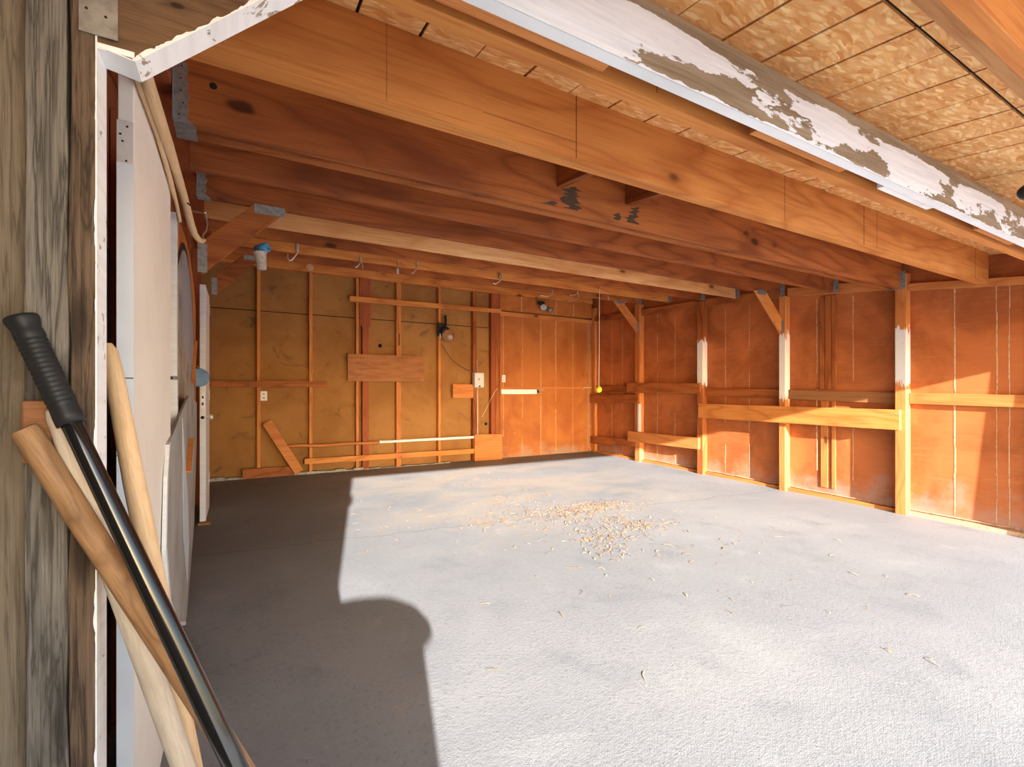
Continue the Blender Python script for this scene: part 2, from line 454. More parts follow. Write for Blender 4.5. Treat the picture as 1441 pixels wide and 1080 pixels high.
for i in range(27):
    h = rnd.uniform(.016, .045) if i < 16 else rnd.uniform(.005, .018)
    if xs[i+1] < 3.25: b.box(xs[i], xs[i+1]+.01, 6.945-rnd.uniform(0,.012), 7.04, .12, .139+h)
struct(b.build('baseboard_back', M_mud))

# ------------------------------------------------------------------ doorway framing
# left post of the doorway
t = thing('door_post', 'weathered grey wooden doorway post of two cracked planks, white painted edge', 'post')
def rough_plank(x0, x1, y0, y1, z0, z1, amp, nseg=26, side=(1, 1)):
    m = MB(); rows = []
    for k in range(nseg+1):
        z = z0+(z1-z0)*k/nseg
        a = x0 + (rnd.uniform(-amp, amp) if side[0] else 0); c = x1 + (rnd.uniform(-amp, amp) if side[1] else 0)
        rows.append([(a,y0,z),(c,y0,z),(c,y1,z),(a,y1,z)])
    v = [q for r in rows for q in r]; fs = [(0,3,2,1), tuple(4*nseg+i for i in range(4))]
    for k in range(nseg):
        for i in range(4):
            fs.append((4*k+i, 4*k+(i+1) % 4, 4*k+4+(i+1) % 4, 4*k+4+i))
    return m.add(v, fs)
rough_plank(-.2595, -.2145, .922, .978, .0, 2.27, .0016).build('plank', weathered('grey_plank', (.185,.165,.140), (.070,.060,.050), (.30,.28,.25), 3), t, .002)
rough_plank(-.2115, -.1825, .918, .978, .0, 2.27, .0022, side=(1, 0)).build('jamb_board', weathered('brown_jamb', (.135,.090,.058), (.042,.028,.019), (.22,.165,.12), 5), t, .0015)
m = MB()
m.box(-.1825, -.1808, .9172, .9784, .0, 1.785)
def jag(n, lo, hi, step, mean):
    out = []; w = mean
    for k in range(n+1):
        w += rnd.gauss(0, step) + (mean-w)*.12
        if rnd.random() < .06: w = mean*rnd.uniform(.2, 2.2)
        w = min(max(w, lo), hi); out.append(w)
    return out
n = 240
v = []; fs = []
for k, w in enumerate(jag(n, .0003, .0048, .0006, .0016)):
    z = 1.785*k/n
    v += [(-.1808-w, .9166, z), (-.1806, .9166, z), (-.1806, .9182, z), (-.1808-w, .9182, z)]
for k in range(n):
    for i in range(4): fs.append((4*k+i, 4*k+(i+1) % 4, 4*k+4+(i+1) % 4, 4*k+4+i))
m.add(v, fs)
m.build('painted_edge', M_white, t)['label'] = 'flaking white painted edge'
m = MB(); m.box(-.2005, -.1560, .9145, .9165, 1.765, 1.97)
for (hx, hz) in ((-.192,1.80),(-.170,1.795),(-.182,1.835),(-.168,1.86),(-.19,1.885),(-.178,1.905)):
    m.tube([(hx,.9135,hz),(hx,.9148,hz)], .0018, 8, 1)
m.build('tie_plate', [M_galv, M_black], t)['label'] = 'galvanised nail plate'

# 45 degree brace in the corner of the doorway
t = thing('corner_brace', 'dark brown diagonal corner brace with white underside at doorway corner', 'brace')
poly = [(-.1805,1.752),(-.137,1.744),(.222,2.0885),(.222,2.27),(-.1805,2.27)]
m = MB(); m.prism(poly, 'Y', .920, .972)
m.build('board', wood('umber', 'X', 9, 5.0), t, .001)
m = MB()
def under(p, q, th=.0016):
    d = (Vector(q)-Vector(p)).normalized(); nn = Vector((d.y, -d.x))*th
    m.prism([(p[0],p[1]),(q[0],q[1]),(q[0]+nn.x,q[1]+nn.y),(p[0]+nn.x,p[1]+nn.y)], 'Y', .917, .974)
under((-.1805,1.752), (-.137,1.744)); under((-.137,1.744), (.222,2.0885))
d = Vector((.359,.3445)).normalized(); nr = Vector((-d.y, d.x))
v = []; fs = []
n = 120
for k, w in enumerate(jag(n, .0008, .0085, .0011, .0035)):
    p = Vector((-.137,1.744)) + d*(.4975*k/n)
    q = p + nr*w
    v += [(p.x,.9192,p.y),(q.x,.9192,q.y),(q.x,.9204,q.y),(p.x,.9204,p.y)]
for k in range(n):
    for i in range(4): fs.append((4*k+i, 4*k+(i+1) % 4, 4*k+4+(i+1) % 4, 4*k+4+i))
m.add(v, fs)
m.box(-.1805, -.137, .9185, .9204, 1.748, 1.757)
m.build('painted_underside', M_white, t)['label'] = 'chipped white paint on the underside'

m = MB(); m.box(-.258, -.2265, .903, .9175, 1.142, 1.228)
tag(m.build('wood_block', wood('brown', 'X', 31, 5.0), None, .003), 'reddish rough sawn block nailed across the grey doorway post', 'block')

# header over the doorway
t = thing('header_beam', 'long header beam over the doorway with peeling white paint', 'beam')
m = MB(); m.box(-.18, 5.70, .92, .955, 2.090, 2.276)
m.build('beam', M_peel, t, .002)
m = MB(); m.box(.22, 5.70, .9195, .9556, 2.0885, 2.0905)
v = []; fs = []; n = 500
for k, w in enumerate(jag(n, .001, .016, .0016, .005)):
    x = .22+5.48*k/n
    v += [(x,.9186,2.0885),(x,.9186,2.0885+w),(x,.9203,2.0885+w),(x,.9203,2.0885)]
for k in range(n):
    for i in range(4): fs.append((4*k+i, 4*k+(i+1) % 4, 4*k+4+(i+1) % 4, 4*k+4+i))
m.add(v, fs)
m.build('painted_underside', white_paint('header_underside', (.80,.82,.85), .72), t)['label'] = 'bluish white painted underside'
m = MB(); m.box(-.18, .84, .957, .988, 2.090, 2.27); m.build('backing_board', wood('tan', 'X', 41), t, .002)
for (xa, xb, mt) in ((1.47, 2.03, wood('tan', 'X', 42)), (2.33, 2.80, M_white), (3.36, 3.88, wood('tan', 'X', 43))):
    m = MB(); m.box(xa, xb, .957, .990, 2.094, 2.20); m.build('spacer_block', mt, t, .002)

# right-hand front post
m = MB(); m.hexa([(5.555,.925,0),(5.68,.925,0),(5.68,.985,0),(5.555,.985,0),(5.60,.925,2.089),(5.70,.925,2.089),(5.70,.985,2.089),(5.60,.985,2.089)])
tag(m.build('door_post', wood('umber', 'Z', 12), None, .003), 'leaning wooden post at the right end of the doorway header', 'post')

# ------------------------------------------------------------------ roof framing
def seam_strip(m, x, y, z0, z1, w=.003): m.box(x-w/2, x+w/2, y-.0007, y+.0005, z0, z1, 1)
purl = [
 (1.042, 1.086, 'orange', 51, 'square-edged purlin tucked directly behind the peeling doorway header', -.2, 5.70),
 (.380, .418, 'orange', 52, 'purlin under the eave overhang in front of the header', -.9, 6.15),
 (-.36, -.32, 'orange', 53, 'fascia purlin along the outer edge of the eave', -.9, 6.15)]
for y0, y1, tn, sd, lab, xa, xb in purl:
    m = MB(); m.box(xa, xb, y0, y1, zb(y0)+(.0 if y0 > -.3 else -.018), zd(y0)-.001)
    if sd == 51:
        for x in (.33, 1.1, 1.55, 2.7, 3.3, 4.2): seam_strip(m, x, y0, zb(y0)+.03, zd(y0)-.01)
    tag(m.build('roof_purlin', [wood(tn, 'X', sd), M_seam], None, .002), lab, 'purlin')
m = MB(); sloped(m, -.9, 6.15, .42, .586, -.037, -.001)
tag(m.build('flat_board', wood('pale', 'X', 54)), 'flat reddish knotty board nailed under the roof sheathing beside the eave purlin', 'board')

joists = [  # front y, thickness, tone, seed, label
 (1.558, .062, 'orange', 61, 'wide smooth orange plywood-faced joist, nearest full joist inside the doorway'),
 (2.176, .125, 'red', 62, 'double roof joist with grooved underside and dark water stains behind the nearest joist'),
 (2.775, .040, 'deep', 63, 'third roof joist from the doorway, reddish with large round knots'),
 (3.360, .040, 'deep', 64, 'fourth roof joist from the doorway, carrying the front pair of knee braces'),
 (3.950, .040, 'pale', 65, 'bleached pale knotty roof joist, fifth from the doorway'),
 (4.480, .040, 'red', 66, 'roof joist just behind the bleached pale one, sixth from the doorway'),
 (5.070, .040, 'orange', 67, 'bright orange roof joist with steel hooks on it, seventh from the doorway'),
 (5.680, .040, 'red', 68, 'dark rearmost roof joist, last before the back wall')]
for i, (y, th, tn, sd, lab) in enumerate(joists):
    t = thing('roof_joist', lab, 'joist', group='roof joists')
    xa, xb = -.205, (5.635 if i == 0 else 5.612)
    m = MB(); z0, z1 = zb(y), zd(y)-.001
    if i == 1:
        m.box(xa, xb, y, y+.036, z0, z1); m.box(xa, xb, y+.034, y+.078, z0+.03, z1); m.box(xa, xb, y+.076, y+.125, z0+.004, z1)
    else: m.box(xa, xb, y, y+th, z0, z1)
    if i == 0:
        for x, w in ((.42,.0015),(1.19,.004),(2.63,.003),(3.50,.006),(3.67,.003),(5.34,.004)): seam_strip(m, x, y, z0+.012, z1, w)
        m.box(1.19-.42, 1.19, y-.0006, y+.0004, z0+.075, z0+.0765, 1)
    if i == 1:                               # torn black water stains on the face
        for si, (cx, cz, nn, lean, wmax) in enumerate(((1.66,.150,11,.25,.040),(1.60,.085,9,-.5,.050),(1.50,.040,5,.3,.045),(2.15,.125,9,.3,.032),(2.08,.070,8,-.4,.040),(1.98,.06,6,.1,.022))):
            x = cx; hh = .0085; L_, R_ = [], []
            for k in range(nn+1):
                z = z0+cz-hh*k
                if z < z0+.012: break
                x += rnd.gauss(-lean*.006, .006)
                wl = wmax*rnd.uniform(.15, 2.0)*(.3 if k in (0, nn) else 1); wr = wmax*rnd.uniform(.1, 1.5)*(.3 if k in (0, nn) else 1)
                L_.append((x-wl, z)); R_.append((x+wr, z))
            for k in range(len(L_)-1):
                a, b_, c_, e_ = L_[k], R_[k], R_[k+1], L_[k+1]
                m.add([(q[0], y-.0004-.00025*si, q[1]) for q in (a, b_, c_, e_)], [(0,1,2,3)], 2)
        m.tube([(-.083,y-.001,z0+.17),(-.083,y+.003,z0+.17)], .013, 18, 3)
    m.build('board', [wood(tn, 'X', sd), M_seam, M_stain, M_dark], t, .003 if i != 1 else .0)
    # joist hangers
    for side in ((-1, 1) if i else (-1,)):
        if side < 0 and i in (0, 2, 4, 5, 6): continue
        m = MB()
        if side < 0: x0, x1, fl = xa-.004, xa+.045, xa-.004
        else: x0, x1, fl = xb-.030, xb+.006, xb+.006
        hz = z1-.03 if side < 0 else z0+.17
        teeth = 9
        if side < 0:
            pts = [(x0,z0-.002)] + [(x1-(.008 if k % 2 else 0)+rnd.uniform(-.003,.003)+(.02 if k == 0 else 0), z0-.002+(hz-z0)*k/teeth) for k in range(teeth+1)] + [(x0,hz)]
        else: pts = [(x0,z0-.002),(x1,z0-.002),(x1,hz),(x0,hz)]
        m.prism(pts, 'Y', y-.002, y-.0003)
        m.box(x0, x1+(.02 if side < 0 else 0), y-.002, y+th+.003, z0-.003, z0-.0005)
        m.box(fl-.001, fl+.001, y-.03, y, z0, hz)
        for k in range(5):
            hx = (x0+x1)/2+rnd.uniform(-.008,.008); z = z0+.03+(hz-z0-.05)*k/4
            m.tube([(hx,y-.0027,z),(hx,y-.0018,z)], .003, 8, 1)
        m.build('joist_hanger', [M_galv, M_black], t)
for x, lab in ((1.545, 'short blocking between the two front joists, left of a pair'), (2.05, 'short blocking between the two front joists, right of a pair')):
    m = MB(); ya, yb = 1.62, 2.175
    za, zb2 = zb(ya)+.122-.0, zb(yb)+.122
    m.hexa([(x-.019,ya,za),(x+.019,ya,za),(x+.019,yb,zb2),(x-.019,yb,zb2),(x-.019,ya,zd(ya)-.001),(x+.019,ya,zd(ya)-.001),(x+.019,yb,zd(yb)-.001),(x-.019,yb,zd(yb)-.001)])
    tag(m.build('joist_blocking', wood('deep', 'Y', 71), None, .002), lab, 'block', 'blocking between joists')
# ledgers that carry the joist ends
m = MB(); m.prism([(1.0, 2.12+.118*1.0),(6.9, 2.12+.118*6.9),(6.9, zd(6.9)-.002),(1.0, zd(1.0)-.002)], 'X', -.398, -.212)
tag(m.build('ledger', wood('redfir', 'Y', 72), None, .003), 'dark red ledger carrying the left ends of the roof joists', 'beam')

# ------------------------------------------------------------------ posts
def post(name, x0, x1, y0, y1, z1, mat, label, cat='post', group=None):
    m = MB(); m.hexa([(x0,y0,fz(y0)-.004),(x1,y0,fz(y0)-.004),(x1,y1,fz(y1)-.004),(x0,y1,fz(y1)-.004),(x0,y0,z1),(x1,y0,z1),(x1,y1,z1),(x0,y1,z1)])
    return tag(m.build(name, mat, None, .004), label, cat, group)
RP = 'posts along the right wall'
post('wall_post', 5.62, 5.719, 2.143, 2.233, 2.40, patch_post('tan', 1.31, 1.86, 81, 1), 'nearest wall post, lit by the sun with a bluish painted patch', group=RP)
post('wall_post', 5.62, 5.719, 3.325, 3.400, 2.38, patch_post('tan', 1.16, 1.915, 82), 'wall post with white painted patch below the right knee brace', group=RP)
post('wall_post', 5.62, 5.719, 4.485, 4.580, 2.51, patch_post('red', 1.34, 1.96, 83), 'wall post with white painted patch at the left end of the long shelf board', group=RP)
p2 = post('wall_post', 5.62, 5.719, 5.695, 5.800, 2.66, wood('tan', 'Z', 84), 'bare wall post behind the two short boards near the back corner', group=RP)
m = MB(); m.box(5.598, 5.6185, 5.690, 5.718, .60, 1.05); m.box(5.6, 5.652, 5.6885, 5.691, .60, 1.05)
o = m.build('metal_strip', plain('silver_flashing', (.62,.65,.70), .4, .3, .05), p2); o['label'] = 'silver metal strip nailed to the post'
post('corner_post', 5.66, 5.719, 6.86, 6.944, 2.78, wood('tan', 'Z', 85), 'bare stud standing in the back right corner', 'post')
for y in (2.20, 3.345, 4.49, 5.70):
    labs = {2.20: 'left wall post hidden behind the white door slab', 3.345: 'left wall post under the nearer left knee brace',
            4.49: 'left wall post between the two left knee braces', 5.70: 'left wall post under the rear left knee brace'}
    m = MB(); m.hexa([(-.398,y,fz(y)-.004),(-.334,y,fz(y)-.004),(-.334,y+.09,fz(y)),(-.398,y+.09,fz(y)),(-.398,y,zb(y)),(-.334,y,zb(y)),(-.334,y+.09,zb(y)),(-.398,y+.09,zb(y))])
    tag(m.build('wall_post', wood('redfir', 'Z', 86), None, .003), labs[y], 'post', 'posts along the left wall')

# knee braces
def knee(y, th, lo, hi, width, plate_hi, tone, seed, label, inward):
    """lo/hi: ends of the lower edge (x,z)"""
    t = thing('knee_brace', label, 'brace', group='knee braces')
    lo, hi = Vector(lo), Vector(hi); d = (hi-lo).normalized()
    n_ = Vector((-d.y, d.x)) if inward > 0 else Vector((d.y, -d.x))
    xv = lo.x; zt = hi.y
    # outline: clipped plumb at the post and level at the joist
    a = lo; b_ = hi
    up = lo + n_*width; k = (xv-up.x)/d.x if abs(d.x) > 1e-6 else 0; c_ = up + d*k
    k = (zt-up.y)/d.y; e_ = up + d*k
    poly = [(a.x,a.y),(b_.x,b_.y),(e_.x,e_.y),(c_.x,c_.y)]
    m = MB(); m.prism(poly, 'Y', y, y+th); m.build('board', wood(tone, 'X', seed), t, .002)
    if plate_hi:
        m = MB(); xx = [b_.x, e_.x]; x0, x1 = min(xx), max(xx)
        m.box(x0+.01, x1-.01 if x1-x0 > .05 else x1, y-.0025, y-.0003, zt-.045, zt+.012)
        m.build('nail_plate', M_galv, t)
    m = MB(); zz = sorted((a.y, c_.y)); sx = 1 if inward > 0 else -1
    m.box(xv-.018 if sx > 0 else xv-.03, xv+.03 if sx > 0 else xv+.018, y-.0025, y-.0003, zz[0]+.01, zz[1]-.01)
    m.build('nail_plate', M_galv, t)
knee(3.356, .040, (-.188,1.935), (.268,zb(3.36)+.002), .135, True, 'red', 91, 'left knee brace nearer the doorway, holding a plastic cup', 1)
knee(5.700, .040, (-.214,2.215), (.232,zb(5.68)+.002), .135, True, 'red', 92, 'rear left knee brace by the back wall', 1)
knee(3.330, .040, (5.58,1.925), (5.085,zb(3.36)+.002), .12, True, 'orange', 93, 'right knee brace nearer the doorway above a white patched post', -1)
knee(5.700, .040, (5.59,2.20), (5.10,zb(5.68)+.002), .12, True, 'tan', 94, 'rear right knee brace near the back corner', -1)

# ------------------------------------------------------------------ right wall girts, plates, boards
G = 'girts between the right wall posts'
girt = [(.975, 2.14, 1.205, 1.232, .105, 'tan', 101, 'weathered girt at the right edge of view between front post and nearest wall post'),
        (2.237, 3.322, 1.232, 1.268, .112, 'brown', 102, 'girt in the bay with the wide vertical battens'),
        (3.404, 4.482, 1.270, 1.296, .108, 'red', 103, 'girt in the bay above the left half of the long shelf board'),
        (4.584, 5.692, 1.300, 1.335, .10, 'red', 104, 'girt hidden behind the short upper board near the corner'),
        (5.804, 6.857, 1.335, 1.358, .105, 'red', 105, 'girt in the back corner bay behind the yellow ball')]
for y0, y1, za, zc, h, tn, sd, lab in girt:
    m = MB(); m.hexa([(5.680,y0,za-h),(5.7195,y0,za-h),(5.7195,y1,zc-h),(5.680,y1,zc-h),(5.680,y0,za),(5.7195,y0,za),(5.7195,y1,zc),(5.680,y1,zc)])
    tag(m.build('wall_girt', wood(tn, 'Y', sd), None, .003), lab, 'board', G)
P = 'sloping top plates of the right wall'
plates = [(.975, 2.14, 2.093, 2.228, .066, 111, 'top plate at the right edge of view above the nearest bay'),
          (2.237, 3.322, 2.262, 2.372, .10, 112, 'top plate above the bay with wide vertical battens'),
          (3.404, 4.482, 2.375, 2.441, .10, 113, 'top plate above the bay left of the right knee brace'),
          (4.584, 5.692, 2.452, 2.478, .09, 114, 'top plate above the bay with the upper short board'),
          (5.804, 6.857, 2.478, 2.53, .085, 115, 'top plate in the back corner bay')]
for y0, y1, za, zc, h, sd, lab in plates:
    m = MB(); m.hexa([(5.655,y0,za),(5.7195,y0,za),(5.7195,y1,zc),(5.655,y1,zc),(5.655,y0,za+h),(5.7195,y0,za+h),(5.7195,y1,zc+h),(5.655,y1,zc+h)])
    tag(m.build('top_plate', wood('tan' if sd < 113 else 'red', 'Y', sd), None, .003), lab, 'board', P)
def yboard(name, x0, x1, y0, y1, z0a, z1a, z0b, z1b, mat, label, cat='board', group=None):
    m = MB(); m.hexa([(x0,y0,z0a),(x1,y0,z0a),(x1,y1,z0b),(x0,y1,z0b),(x0,y0,z1a),(x1,y0,z1a),(x1,y1,z1b),(x0,y1,z1b)])
    return tag(m.build(name, mat, None, .003), label, cat, group)
yboard('shelf_board', 5.580, 5.6195, 2.180, 4.530, .868, 1.066, .882, 1.078, wood('orange', 'Y', 121), 'long wide orange board across three posts, half in sunlight')
yboard('nailed_board', 5.580, 5.6195, 4.500, 5.945, 1.212, 1.362, 1.232, 1.396, wood('red', 'Y', 122), 'upper short board spanning two posts beside the white patched post')
yboard('nailed_board', 5.5805, 5.6195, 5.700, 6.940, 1.066, 1.196, 1.036, 1.203, wood('red', 'Y', 123), 'dark red board running into back corner just under the yellow ball')
yboard('nailed_board', 5.580, 5.6195, 4.525, 5.930, .437, .597, .431, .597, wood('tan', 'Y', 124), 'low short board with sunlit right end below the silver strip')
yboard('nailed_board', 5.6205, 5.6590, 5.810, 6.940, .348, .458, .296, .432, wood('red', 'Y', 125), 'lowest dark board running into the back corner above the floor')
t = thing('vertical_batten', 'wide vertical board of three dark striped strips between two right posts', 'batten')
for k, (ya, yb_, x) in enumerate(((2.812, 2.862, 5.708), (2.868, 2.925, 5.704), (2.930, 2.985, 5.709))):
    m = MB(); m.box(x, 5.7205, ya, yb_, 1.268, 2.316); m.build('strip', wood('red', 'Z', 131+k), t, .003)
for ya, yb_, lab in ((2.82, 2.86, 'short pale vertical strip below the long board, right of a pair'), (2.90, 2.975, 'short pale vertical strip below the long board, left of a pair')):
    m = MB(); m.box(5.712, 5.7205, ya, yb_, .17, 1.14); tag(m.build('batten_strip', wood('tan', 'Z', 135), None, .002), lab, 'batten')

# ------------------------------------------------------------------ back wall
S = 'studs of the back wall'
def stud(x0, x1, z0, z1, mat, label, y0=6.95, group=S, name='wall_stud', cat='stud'):
    m = MB(); m.box(x0, x1, y0, 7.039, z0, z1); return tag(m.build(name, mat, None, .003), label, cat, group)
stud(.209, .249, .14, 2.85, wood('orange', 'Z', 141), 'back wall stud beside the white outlet, left of the others')
stud(.830, .872, .14, 2.85, wood('orange', 'Z', 142), 'back wall stud between the outlet and the perforated board')
stud(1.443, 1.480, .14, 2.85, wood('tan', 'Z', 143), 'pale stud behind the left end of the perforated board')
stud(1.530, 1.620, .14, 2.85, wood('redfir', 'Z', 144), 'dark red post standing close to the pale stud', name='wall_post', cat='post')
m = MB(); m.box(1.484, 1.648, 6.944, 6.9495, 2.18, 2.85)
for k in range(5): m.box(1.49+.03*k, 1.512+.03*k, 6.939, 6.945, 2.18-.02*(k % 3), 2.85)
tag(m.build('scab_board', wood('redfir', 'Z', 145), None, .002), 'red board with vertical ridges over the top of the dark red post', 'board')
m = MB()
m.box(2.018, 2.050, 6.95, 7.039, .14, 2.85); m.box(2.051, 2.086, 6.95, 7.039, .14, 1.93); m.box(2.051, 2.086, 6.95, 7.039, 2.10, 2.85); m.box(2.066, 2.086, 6.953, 7.039, 1.92, 2.11)
tag(m.build('wall_stud', wood('tan', 'Z', 146), None, .003), 'double stud with a notch above the perforated board', 'stud', S)
stud(2.670, 2.709, .14, 2.85, wood('orange', 'Z', 147), 'back wall stud carrying the round lamp')
stud(3.255, 3.318, .14, 2.85, wood('red', 'Z', 148), 'back wall stud behind the grey electrical box')
stud(3.580, 3.650, .14, 2.85, wood('redfir', 'Z', 149), 'dark red stud left of the plywood panels')
stud(3.655, 3.730, .14, 2.85, wood('red', 'Z', 150), 'stud against the left edge of the plywood panels')
m = MB(); m.box(3.585, 3.725, 6.942, 6.949, 2.10, 2.85); m.box(3.60, 3.63, 6.937, 6.943, 2.10, 2.85); m.box(3.67, 3.70, 6.937, 6.943, 2.10, 2.85)
tag(m.build('scab_board', wood('redfir', 'Z', 151), None, .002), 'short red ridged board at the top beside the plywood panels', 'board')
m = MB(); m.box(-.398, 5.655, 6.915, 7.039, 2.85, 2.985)
tag(m.build('top_plate', wood('orange', 'X', 152), None, .003), 'heavy orange beam along the top of the back wall', 'beam')
m = MB(); m.box(3.736, 5.655, 6.944, 6.9495, .15, 2.570)
for x in (3.80, 4.167, 4.539, 4.852, 5.224, 5.56):
    z = .17
    while z < 2.5:
        h = rnd.uniform(.1, .35); w = rnd.uniform(.003, .008)*(1.4 if x in (4.852, 4.539) else .8)
        if rnd.random() < .93: m.box(x-w, x+w, 6.9432, 6.9441, z, min(z+h, 2.49), 1)
        z += h
tag(m.build('plywood_sheet', [M_hardback, plain('pale_joint', (.58,.33,.15), .8, 0, .2, 30)]), 'tall orange plywood sheet right of the studs on the back wall', 'plywood')
m = MB(); m.box(3.736, 5.655, 6.944, 6.9495, 2.590, 2.849)
for x in (4.15, 4.86, 5.24): m.box(x-.006, x+.006, 6.9425, 6.9441, 2.60, 2.84, 1)
tag(m.build('plywood_sheet', [M_hardback, M_chalk]), 'narrow plywood strip above the dark gap on the back wall', 'plywood')
m = MB(); m.box(3.736, 5.655, 6.936, 6.9438, 2.500, 2.565)
tag(m.build('batten_strip', wood('tan', 'X', 153), None, .002), 'thin strip along the top of the tall plywood sheet', 'batten')
def xboard(name, x0, x1, z0a, z1a, z0b, z1b, mat, label, y0=6.915, y1=6.9495, cat='board', group=None):
    m = MB(); m.hexa([(x0,y0,z0a),(x1,y0,z0b),(x1,y1,z0b),(x0,y1,z0a),(x0,y0,z1a),(x1,y0,z1b),(x1,y1,z1b),(x0,y1,z1a)])
    return tag(m.build(name, mat, None, .003), label, cat, group)
xboard('nailed_board', 1.345, 3.735, 2.498, 2.580, 2.532, 2.596, wood('orange', 'X', 161), 'long narrow board across the studs near the top of the back wall', 6.902, 6.9365)
xboard('perforated_board', 1.326, 2.436, 1.390, 1.776, 1.390, 1.776, M_peg, 'brown perforated board across the back wall studs', 6.935)
xboard('nailed_board', -.398, 1.055, 1.298, 1.378, 1.306, 1.386, wood('red', 'X', 162), 'horizontal board at mid height above the white outlet')
xboard('nailed_board', .045, .64, .145, .27, .145, .262, wood('red', 'X', 163), 'short board on the floor behind the slanting plank')
xboard('nailed_board', .768, 3.258, .275, .350, .262, .340, wood('orange', 'X', 164), 'long board nailed low across the back wall studs')
m = MB()
n = 16
m.tube([(.50+1.25*k/n, 6.925, .522-.008*(k/n)+.006*math.sin(k*.7)) for k in range(n+1)], .022, 8)
for i, v_ in enumerate(m.v): m.v[i] = (v_[0], 6.925+(v_[1]-6.925)*.9, v_[2])
tag(m.build('wooden_pole', wood('tan', 'X', 165)), 'slim rough wooden pole running from slanting plank to white pipe', 'pole')
m = MB(); m.tube([(1.762,6.925,.522),(3.25,6.925,.522)], .021, 14)
tag(m.build('plastic_pipe', M_pvc), 'white plastic pipe fixed low along the back wall', 'pipe')
m = MB(); m.bar((.318,6.885,.855), (.70,6.885,.185), .034, .115, (.6,0,.4))
tag(m.build('slanting_plank', wood('tan', 'X', 166), None, .003), 'orange plank leaning at a slant low on the back wall', 'plank')
xboard('plywood_square', 3.262, 3.760, .140, .566, .140, .552, wood('tan', 'X', 167), 'square plywood scrap with swirling grain at floor level below the electrical box', 6.905)
xboard('scrap_board', 2.900, 3.252, 1.145, 1.362, 1.145, 1.362, wood('tan', 'X', 168), 'small square scrap board left of the grey electrical box', 6.93)
# outlets
def outlet(x0, x1, z0, z1, y, label, n=2):
    t = thing('power_outlet', label, 'outlet')
    m = MB(); m.box(x0, x1, y-.008, y, z0, z1); m.build('cover_plate', M_pvc, t, .003)
    for k in range(n):
        zc = z0+(z1-z0)*(.3+.4*k/(n-1)); xc = (x0+x1)/2
        m = MB(); m.lathe([(.0,.0),(.015,.0),(.017,-.004)][::-1], (xc,y-.010,zc), (0,-1,0), 14); m.box(xc-.007, xc-.004, y-.0125, y-.0105, zc-.004, zc+.006, 1); m.box(xc+.004, xc+.007, y-.0125, y-.0105, zc-.004, zc+.006, 1)
        m.build('socket', [M_greybox, M_black], t)
outlet(.255, .325, 1.128, 1.250, 6.985, 'white double outlet fixed beside a stud on the left back wall')
outlet(3.776, 3.838, 1.402, 1.520, 6.944, 'small pale outlet on the plywood right of the electrical box')
m = MB(); m.box(.25, .33, 6.985, 7.039, 1.13, 1.248); o = m.build('outlet_box', M_greybox)
tag(o, 'grey metal box behind the white double outlet', 'box')
# electrical box
t = thing('electrical_box', 'grey metal electrical box on a back wall stud', 'electrical box')
m = MB(); m.box(3.240, 3.405, 6.86, 6.949, 1.312, 1.546); m.build('case', M_greybox, t, .004)
m = MB(); m.box(3.252, 3.400, 6.853, 6.8605, 1.330, 1.535); m.build('cover', plain('cover_grey', (.60,.62,.64), .4, 0, .05), t, .002)
m = MB(); m.lathe([(.020,0),(.018,.003),(.0,.004)], (3.318,6.853,1.44), (0,-1,0), 18); m.build('knockout', plain('rusty_knockout', (.60,.46,.32), .5, .3, .1), t)
m = MB(); m.box(3.314, 3.336, 6.850, 6.855, 1.318, 1.345); m.build('latch', M_black, t)
m = MB(); m.tube([(3.318,6.93,1.31),(3.318,6.93,.566)], .010, 10); tag(m.build('conduit', plain('conduit_grey', (.48,.40,.34), .45, .5, .1)), 'thin steel conduit dropping below the electrical box', 'conduit')
m = MB(); m.tube([(3.338,6.93,1.31),(3.342,6.932,1.0),(3.338,6.935,.566)], .006, 8); tag(m.build('cable', wood('tan', 'Z', 169)), 'tan cable running down beside the steel conduit', 'cable')
m = MB(); m.tube([(3.68,6.928,1.30),(3.62,6.93,1.22),(3.54,6.935,1.08),(3.46,6.94,.93),(3.41,6.95,.84)], .006, 8); tag(m.build('cable', plain('yellow_cable', (.62,.42,.2), .5)), 'loose tan cable curving right of the electrical box', 'cable')
m = MB(); m.tube([(3.318,6.93,1.546),(3.318,6.935,1.75)], .007, 8); tag(m.build('conduit', M_galv), 'short conduit stub on top of the electrical box', 'conduit')
pts = [(2.72,6.94,1.98),(2.78,6.935,1.88),(2.88,6.93,1.75),(3.0,6.93,1.66),(3.12,6.935,1.60),(3.235,6.94,1.57)]
m = MB(); m.tube(pts, .006, 8); tag(m.build('cable', plain('brown_cable', (.16,.08,.04), .6)), 'brown cable sagging from round lamp to electrical box', 'cable')
